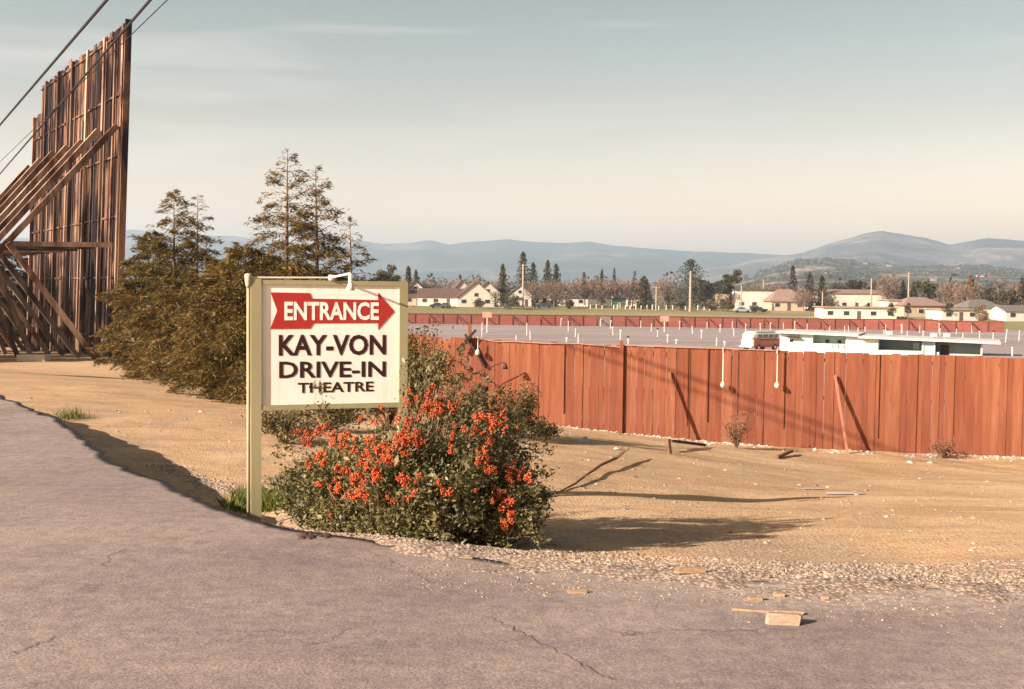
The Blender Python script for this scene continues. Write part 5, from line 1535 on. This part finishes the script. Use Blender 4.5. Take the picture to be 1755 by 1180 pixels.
car(1300, 288, 'cardark', 'dark car by the white apartment block', 8)

# utility poles
def upole(px, ytop, Y_, label, arms=1, r=.16):
    top = at(px, ytop, Y_); g = gz(top.x, top.y)
    t = thing('utility_pole', (top.x, top.y, g), label, 'utility pole', 'utility poles beyond the field')
    MB().tube([(top.x, top.y, g - .2), tuple(top)], [r * 1.2, r * .85], 7).build('pole', M['polewood'], t)
    for k in range(arms):
        z = top.z - .35 - .9 * k
        MB().beam((top.x - 1.1, top.y, z), (top.x + 1.1, top.y, z), .12, .12).build('crossarm', M['polewood'], t)
M['polewood'] = mat_simple('pale_pole_wood', (.50, .38, .29), (.42, .31, .23), 2, .9)
upole(897, 452, 287, 'tall pale utility pole with crossarm right of the gabled houses', 1, .26)
upole(1184, 464, 287, 'tall pale utility pole in front of the big cedar', 0, .30)
upole(1125, 490, 290, 'short utility pole left of the big cedar', 1, .17)
upole(1271, 488, 290, 'thin utility pole before the striped house', 0, .17)
upole(1309, 478, 340, 'distant utility pole behind the white apartment block', 1, .2)
upole(1410, 499, 275, 'short brown pole beside the rosy roofed house', 0, .17)
upole(1494, 477, 300, 'utility pole rising above the tan-roofed bungalow', 0, .2)
upole(1558, 466, 300, 'tall utility pole behind the clipped hedge', 1, .2)
upole(936, 470, 330, 'slim pole by the dark conifers left of the orchard', 0, .18)
# row of short white posts along the field edge
for i, px in enumerate([992, 999, 1002, 1012, 1022, 1032, 1052, 1058, 1072, 1080, 1090, 1099, 1109, 1118, 1129, 1142, 1153, 1164, 1175, 1196, 1207, 1217, 1246]):
    p = at(px, 528, 294); g = gz(p.x, p.y); h = 1.15 + .15 * math.sin(i * 2.1)
    m = MB().tube([(p.x, p.y, g - .1), (p.x, p.y, g + h)], .14, 6)
    tag(m.build('short_post', M['white'], None, (p.x, p.y, g)), 'short white post in the row along the field edge', 'post', 'short white posts along the field edge')

# far trees
def ft(kind, px, Y_, ytop, wpx, label, seed, **kw):
    if kind == 'cone': wpx *= 1.3
    top = at(px, ytop, Y_); g = gz(top.x, top.y); H = top.z - g; R = wpx / F * Y_ / 2
    if kind == 'cone': cloud_tree('conifer_tree', top.x, top.y, H, R, kw.get('mat', 'conifer'), seed, int(kw.get('n', 1100) * 1.9), kw.get('leaf', .75), .08, 34, .55, label, cone=True, lw=.5)
    elif kind == 'round': cloud_tree('evergreen_tree', top.x, top.y, H, R, kw.get('mat', 'conifer'), seed, int(kw.get('n', 1300) * 1.7), kw.get('leaf', .65), kw.get('tf', .2), 20, .75, label)
    elif kind == 'bush': cloud_tree('garden_shrub', top.x, top.y, H, R, kw.get('mat', 'broad'), seed, kw.get('n', 600), kw.get('leaf', .4), .02, 14, .8, label, 'shrub', lw=.6)
    else: bare_tree(top.x, top.y, H, R, seed, label, n=kw.get('n', 420), mat=kw.get('mat', 'bare'))
ft('round', 664, 305, 448, 52, 'round dark evergreen just above the sign lamp', 101, tf=.1)
ft('cone', 700, 330, 456, 22, 'small dark conifer right of the round evergreen', 102)
ft('cone', 713, 340, 462, 18, 'little conifer above the sign corner', 103)
ft('cone', 789, 350, 470, 12, 'tiny pointed conifer above the ranch roof', 104, n=350)
ft('cone', 862, 322, 452, 26, 'dark conifer left of the tall utility pole', 105)
ft('cone', 897, 336, 432, 40, 'tall ragged conifer right behind the utility pole', 106, n=1300)
ft('cone', 914, 330, 450, 26, 'slim conifer right of the ragged one', 107)
ft('cone', 939, 322, 446, 26, 'pointed dark conifer, left of a close pair', 108)
ft('cone', 953, 318, 452, 34, 'broader dark conifer, right of a close pair', 109)
ft('cone', 1001, 345, 466, 18, 'small conifer above the bare orchard, left', 110, n=500)
ft('cone', 1032, 350, 462, 14, 'slim conifer above the bare orchard, middle', 111, n=500)
ft('cone', 1053, 350, 459, 12, 'slim conifer above the bare orchard, right', 112, n=500)
ft('cone', 1088, 340, 464, 18, 'little conifer left of the dense dark one', 113, n=500)
ft('cone', 1104, 298, 474, 44, 'dense dark green conifer at the right end of the orchard', 114, n=1600)
ft('cone', 1184, 312, 444, 88, 'big spreading grey-green cedar behind the utility pole', 115, mat='conifer_blue', n=3000, leaf=.6)
ft('round', 1208, 306, 474, 64, 'dark lower crown right beside the big cedar', 116, mat='conifer_blue', n=1600)
ft('round', 1255, 312, 457, 46, 'dense dark evergreen right of the big cedar', 117, n=1800)
ft('bush', 1146, 292, 493, 20, 'yellow-green small tree before the cedar', 118, mat='broad')
ft('cone', 1359, 320, 455, 26, 'tall brownish conifer above the rosy roof', 119, n=1000)
ft('cone', 1388, 318, 466, 26, 'dark conifer right of the rosy roof', 120, n=1000)
ft('cone', 1409, 312, 472, 26, 'dark conifer above the short brown pole', 121, n=1000)
ft('round', 1435, 332, 480, 46, 'olive evergreen over the two-storey house, left', 122)
ft('round', 1466, 332, 474, 44, 'olive evergreen over the two-storey house, middle', 123)
ft('round', 1503, 330, 477, 46, 'dark evergreen over the two-storey house, right', 124)
ft('cone', 1548, 320, 480, 22, 'dark conifer left of the yellow-green tree', 125, n=800)
ft('cone', 1566, 318, 484, 22, 'dark conifer touching the yellow-green tree', 126, n=800)
ft('round', 1589, 312, 476, 50, 'yellow-green tree with rounded top behind the cream house', 127, mat='broad', n=1500)
ft('cone', 1664, 300, 472, 40, 'tall russet poplar-like tree behind the low garage', 128, mat='russet', n=1500)
ft('round', 1697, 322, 487, 32, 'dark evergreen right of the russet tree', 129)
ft('round', 1722, 270, 490, 52, 'large dark tree at the right, before the white shed', 130, mat='conifer', n=1600, tf=.08)
ft('cone', 1752, 290, 476, 30, 'dark conifer cut by the right picture edge', 131)
ft('bush', 866, 288, 497, 56, 'long clipped green hedge bush by the gabled house', 132, mat='broad', n=1100)
ft('bush', 822, 288, 508, 26, 'dark round bush under the broad gable', 133, mat='conifer')
ft('bush', 886, 286, 500, 24, 'green bush touching the utility pole', 134, mat='broad')
ft('bush', 915, 288, 500, 12, 'narrow yellow-green shrub right of the pole', 135, mat='broad', n=300)
ft('bush', 978, 292, 512, 18, 'dark bush at the left foot of the orchard', 136, mat='conifer')
ft('bush', 1220, 290, 513, 30, 'low dark bush under the cedar', 137, mat='conifer')
ft('bush', 1246, 288, 512, 30, 'green bush left of the striped house', 138, mat='broad')
ft('bush', 1164, 290, 510, 26, 'dark bush at the foot of the cedar', 139, mat='conifer')
ft('bush', 1292, 280, 520, 18, 'yellowish bush before the apartment block', 140, mat='broad', n=300)
ft('bush', 1422, 270, 506, 28, 'dark bush left of the tan-roofed bungalow', 141, mat='conifer')
ft('bush', 1528, 262, 511, 22, 'dark green bush right of the tan-roofed bungalow', 142, mat='broad')
ft('bush', 1557, 262, 511, 12, 'narrow clipped column hedge on the white box house', 143, mat='broad', n=500)
ft('bush', 1623, 262, 508, 24, 'dark bush between cream house and garage', 144, mat='conifer')
ft('bush', 1683, 250, 520, 34, 'purplish round bush before the far right house', 145, mat='russet', n=500)
k = 0
for px, Y_, yt, w_, lb in ((770, 330, 482, 44, 'pinkish bare tree behind the ranch house'), (735, 335, 478, 44, 'bare tree behind the white gable'), (850, 335, 482, 42, 'bare tree between the gables and the hedge'), (918, 305, 480, 40, 'bare tree under the dark conifers'),
                            (950, 302, 480, 44, 'bare orchard tree beside the dark pair'), (975, 300, 478, 46, 'bare orchard tree, first of the pale ones'), (1003, 305, 475, 50, 'bare orchard tree with wide low crown'), (1030, 302, 476, 50, 'bare orchard tree before the white posts'),
                            (1058, 306, 478, 48, 'bare orchard tree above the green shed'), (1085, 312, 478, 40, 'bare orchard tree near the dense conifer'), (1140, 330, 476, 44, 'bare tree left behind the cedar'), (1330, 335, 485, 46, 'bare tree behind the white block'),
                            (1378, 290, 497, 36, 'bare tree between rosy roof and bungalow'), (1524, 318, 470, 40, 'pinkish bare tree right of the pole'), (1630, 305, 482, 44, 'bare tree left of the russet one'), (1655, 285, 488, 34, 'pale bare tree over the low garage'), (1740, 310, 484, 36, 'bare tree at the far right'),
                            (690, 320, 478, 34, 'bare tree over the sign corner'), (812, 340, 480, 40, 'bare tree above the broad gable'), (1290, 330, 486, 36, 'bare tree behind the striped house')):
    k += 1; ft('bare', px, Y_, yt, w_ * 1.15, lb, 300 + k, n=1100)
# wood further out in the valley, reads as one mass
def far_wood():
    rng = np.random.default_rng(500); n = 30000
    Yc = 360 + 900 * rng.uniform(0, 1, n // 60) ** 1.4; Xc = rng.uniform(-.62, .72, n // 60) * Yc
    Hc = rng.uniform(5, 12, n // 60); k = rng.integers(0, n // 60, n)
    v = unit(rng.normal(0, 1, (n, 3))) * (rng.uniform(0, 1, n) ** .4)[:, None]
    g = EYE - np.interp(Yc, PY, PH)
    c = np.stack([Xc[k] + v[:, 0] * Hc[k] * .45, Yc[k] + v[:, 1] * Hc[k] * .45, g[k] + Hc[k] * .5 + v[:, 2] * Hc[k] * .5], 1)
    V, Fc = leaves(c, unit(rng.normal(0, 1, (n, 3))), unit(rng.normal(0, 1, (n, 3))), 1.5 * rng.uniform(.5, 1.4, n), 1.0 * rng.uniform(.5, 1.3, n))
    me = fastmesh('far_wood', V, Fc); tag(link('far_wood', me, M['farwood']), 'brown and green mass of distant valley trees', 'woodland', kind='stuff')
M['farwood'] = mat_leaf('valley_tree_mass', [(.05, .05, .025), (.10, .085, .05), (.20, .14, .10), (.26, .185, .14)])
far_wood()
# trees behind the screen at the far left and one beside the road out of frame, whose shade falls on the dirt
conifer(18, 98, 425, 4.6, 'dark tree behind the screen braces at the left edge', 201, 70, 110, (.6, .16), mat='conifer', sparse=.1, shape=.5, group=None)
conifer(70, 118, 470, 4.6, 'dark tree behind the left foot of the screen', 202, 70, 110, (.6, .16), mat='conifer', sparse=.1, shape=.5)
conifer(-60, 95, 420, 4.6, 'dark tree left of the screen braces', 203, 70, 110, (.6, .16), mat='conifer', sparse=.1, shape=.5)
for i_, (s_, yt_, lb_) in enumerate(((1, 12, 'tall dark roadside conifer left of the screen, nearest'), (7, 13.5, 'tall dark roadside conifer left of the screen, second'), (14, 14, 'tall dark roadside conifer left of the screen, third'), (21, 14.5, 'tall dark roadside conifer left of the screen, farthest'))):
    q_ = SCR[0] + SCR[2] * s_ - Vector((math.cos(rad(SUN_TH)), math.sin(rad(SUN_TH)), 0)) * 18.5
    cloud_tree('roadside_conifer', q_.x, q_.y, yt_, 4.6, 'conifer', 210 + i_, 9000, .8, .02, 34, .55, lb_, cone=True, lw=.6)
cloud_tree('roadside_conifer', -27, 37, 5, 1.9, 'conifer', 215, 4200, .6, .04, 34, .55, 'low dark conifer on the dirt verge left of the picture', cone=True, lw=.5)
def oak_scrub():
    rng = np.random.default_rng(640); o = bpy.data.objects['foothill']; me = o.data
    co = np.empty(len(me.vertices) * 3, np.float32); me.vertices.foreach_get('co', co); co = co.reshape(-1, 3)
    nc_ = 260; nr_ = 26
    G = co.reshape(-1, nc_, 3)[:nr_ + 1]
    m_ = 2600; ri = rng.uniform(2, nr_ - .01, m_); ci = rng.uniform(0, nc_ - 1.01, m_)
    a = ri.astype(int); b = ci.astype(int); fr = (ri - a)[:, None]; fc = (ci - b)[:, None]
    P = (G[a, b] * (1 - fc) + G[a, b + 1] * fc) * (1 - fr) + (G[a + 1, b] * (1 - fc) + G[a + 1, b + 1] * fc) * fr
    w = vnoise(P[:, 0], P[:, 1], 160, 5) + .5 * vnoise(P[:, 0], P[:, 1], 60, 6); P = P[w > -.12]
    per = 14; k = np.repeat(np.arange(len(P)), per); sz = rng.uniform(4, 9, len(P))[k]
    v = unit(rng.normal(0, 1, (len(k), 3))) * (rng.uniform(0, 1, len(k)) ** .4)[:, None] * sz[:, None]; v[:, 2] = abs(v[:, 2]) * .8
    V, Fc = leaves(P[k] + v, unit(rng.normal(0, 1, v.shape)), unit(rng.normal(0, 1, v.shape)), sz * rng.uniform(.5, 1, len(k)), sz * .6)
    tag(link('oak_scrub', fastmesh('oak_scrub', V, Fc), M['conifer']), 'dark oak clumps dotted over the foothill', 'woodland', kind='stuff')
oak_scrub()
# a few houses on the foothill
hp = [(1482, 452), (1524, 456), (1648, 460), (1708, 462), (1722, 462), (1560, 470), (1600, 480), (1680, 474), (1448, 462), (1420, 470)]
def hillhouse(px, py, label):
    o = bpy.data.objects.get('foothill'); dg = bpy.context.evaluated_depsgraph_get()
    v = ray(px, py); ok, loc, nor, idx = o.ray_cast(Vector((0, 0, EYE)), v.normalized())
    if not ok: return
    t = thing('hillside_house', tuple(loc), label, 'house', 'pale houses on the wooded foothill')
    x, y, z = loc
    w = random.uniform(3.5, 6.5)
    MB().box(x - w, x + w, y - 4, y + 6, z - 6, z + 1.5).build('wall', M['offwhite'], t)
    MB().prism([(x - w - .8, y - 5, z + 1.52), (x + w + .8, y - 5, z + 1.52), (x + w + .8, y + 7, z + 1.52), (x - w - .8, y + 7, z + 1.52)], (0, 0, 0), (0, 0, 2.2)).build('roof', M['pinkroof'], t)
bpy.context.view_layer.update()
for i, (a_, b_) in enumerate(hp): hillhouse(a_, b_, 'pale house high on the wooded foothill at the right')

# ------------------------------------------------------------------ haze
def haze():
    m, N, L = newmat('haze_air'); v = N.new('ShaderNodeVolumePrincipled'); v.inputs['Density'].default_value = 0.00018
    v.inputs['Color'].default_value = (.60, .79, 1.0, 1); v.inputs['Anisotropy'].default_value = .25
    o = N.new('ShaderNodeOutputMaterial'); L.new(v.outputs[0], o.inputs['Volume'])
    b = MB().box(-9500, 9500, -60, 8800, -25, 380).build('haze', m)
    tag(b, 'thin bluish haze filling the valley air', 'haze', kind='stuff')
haze()
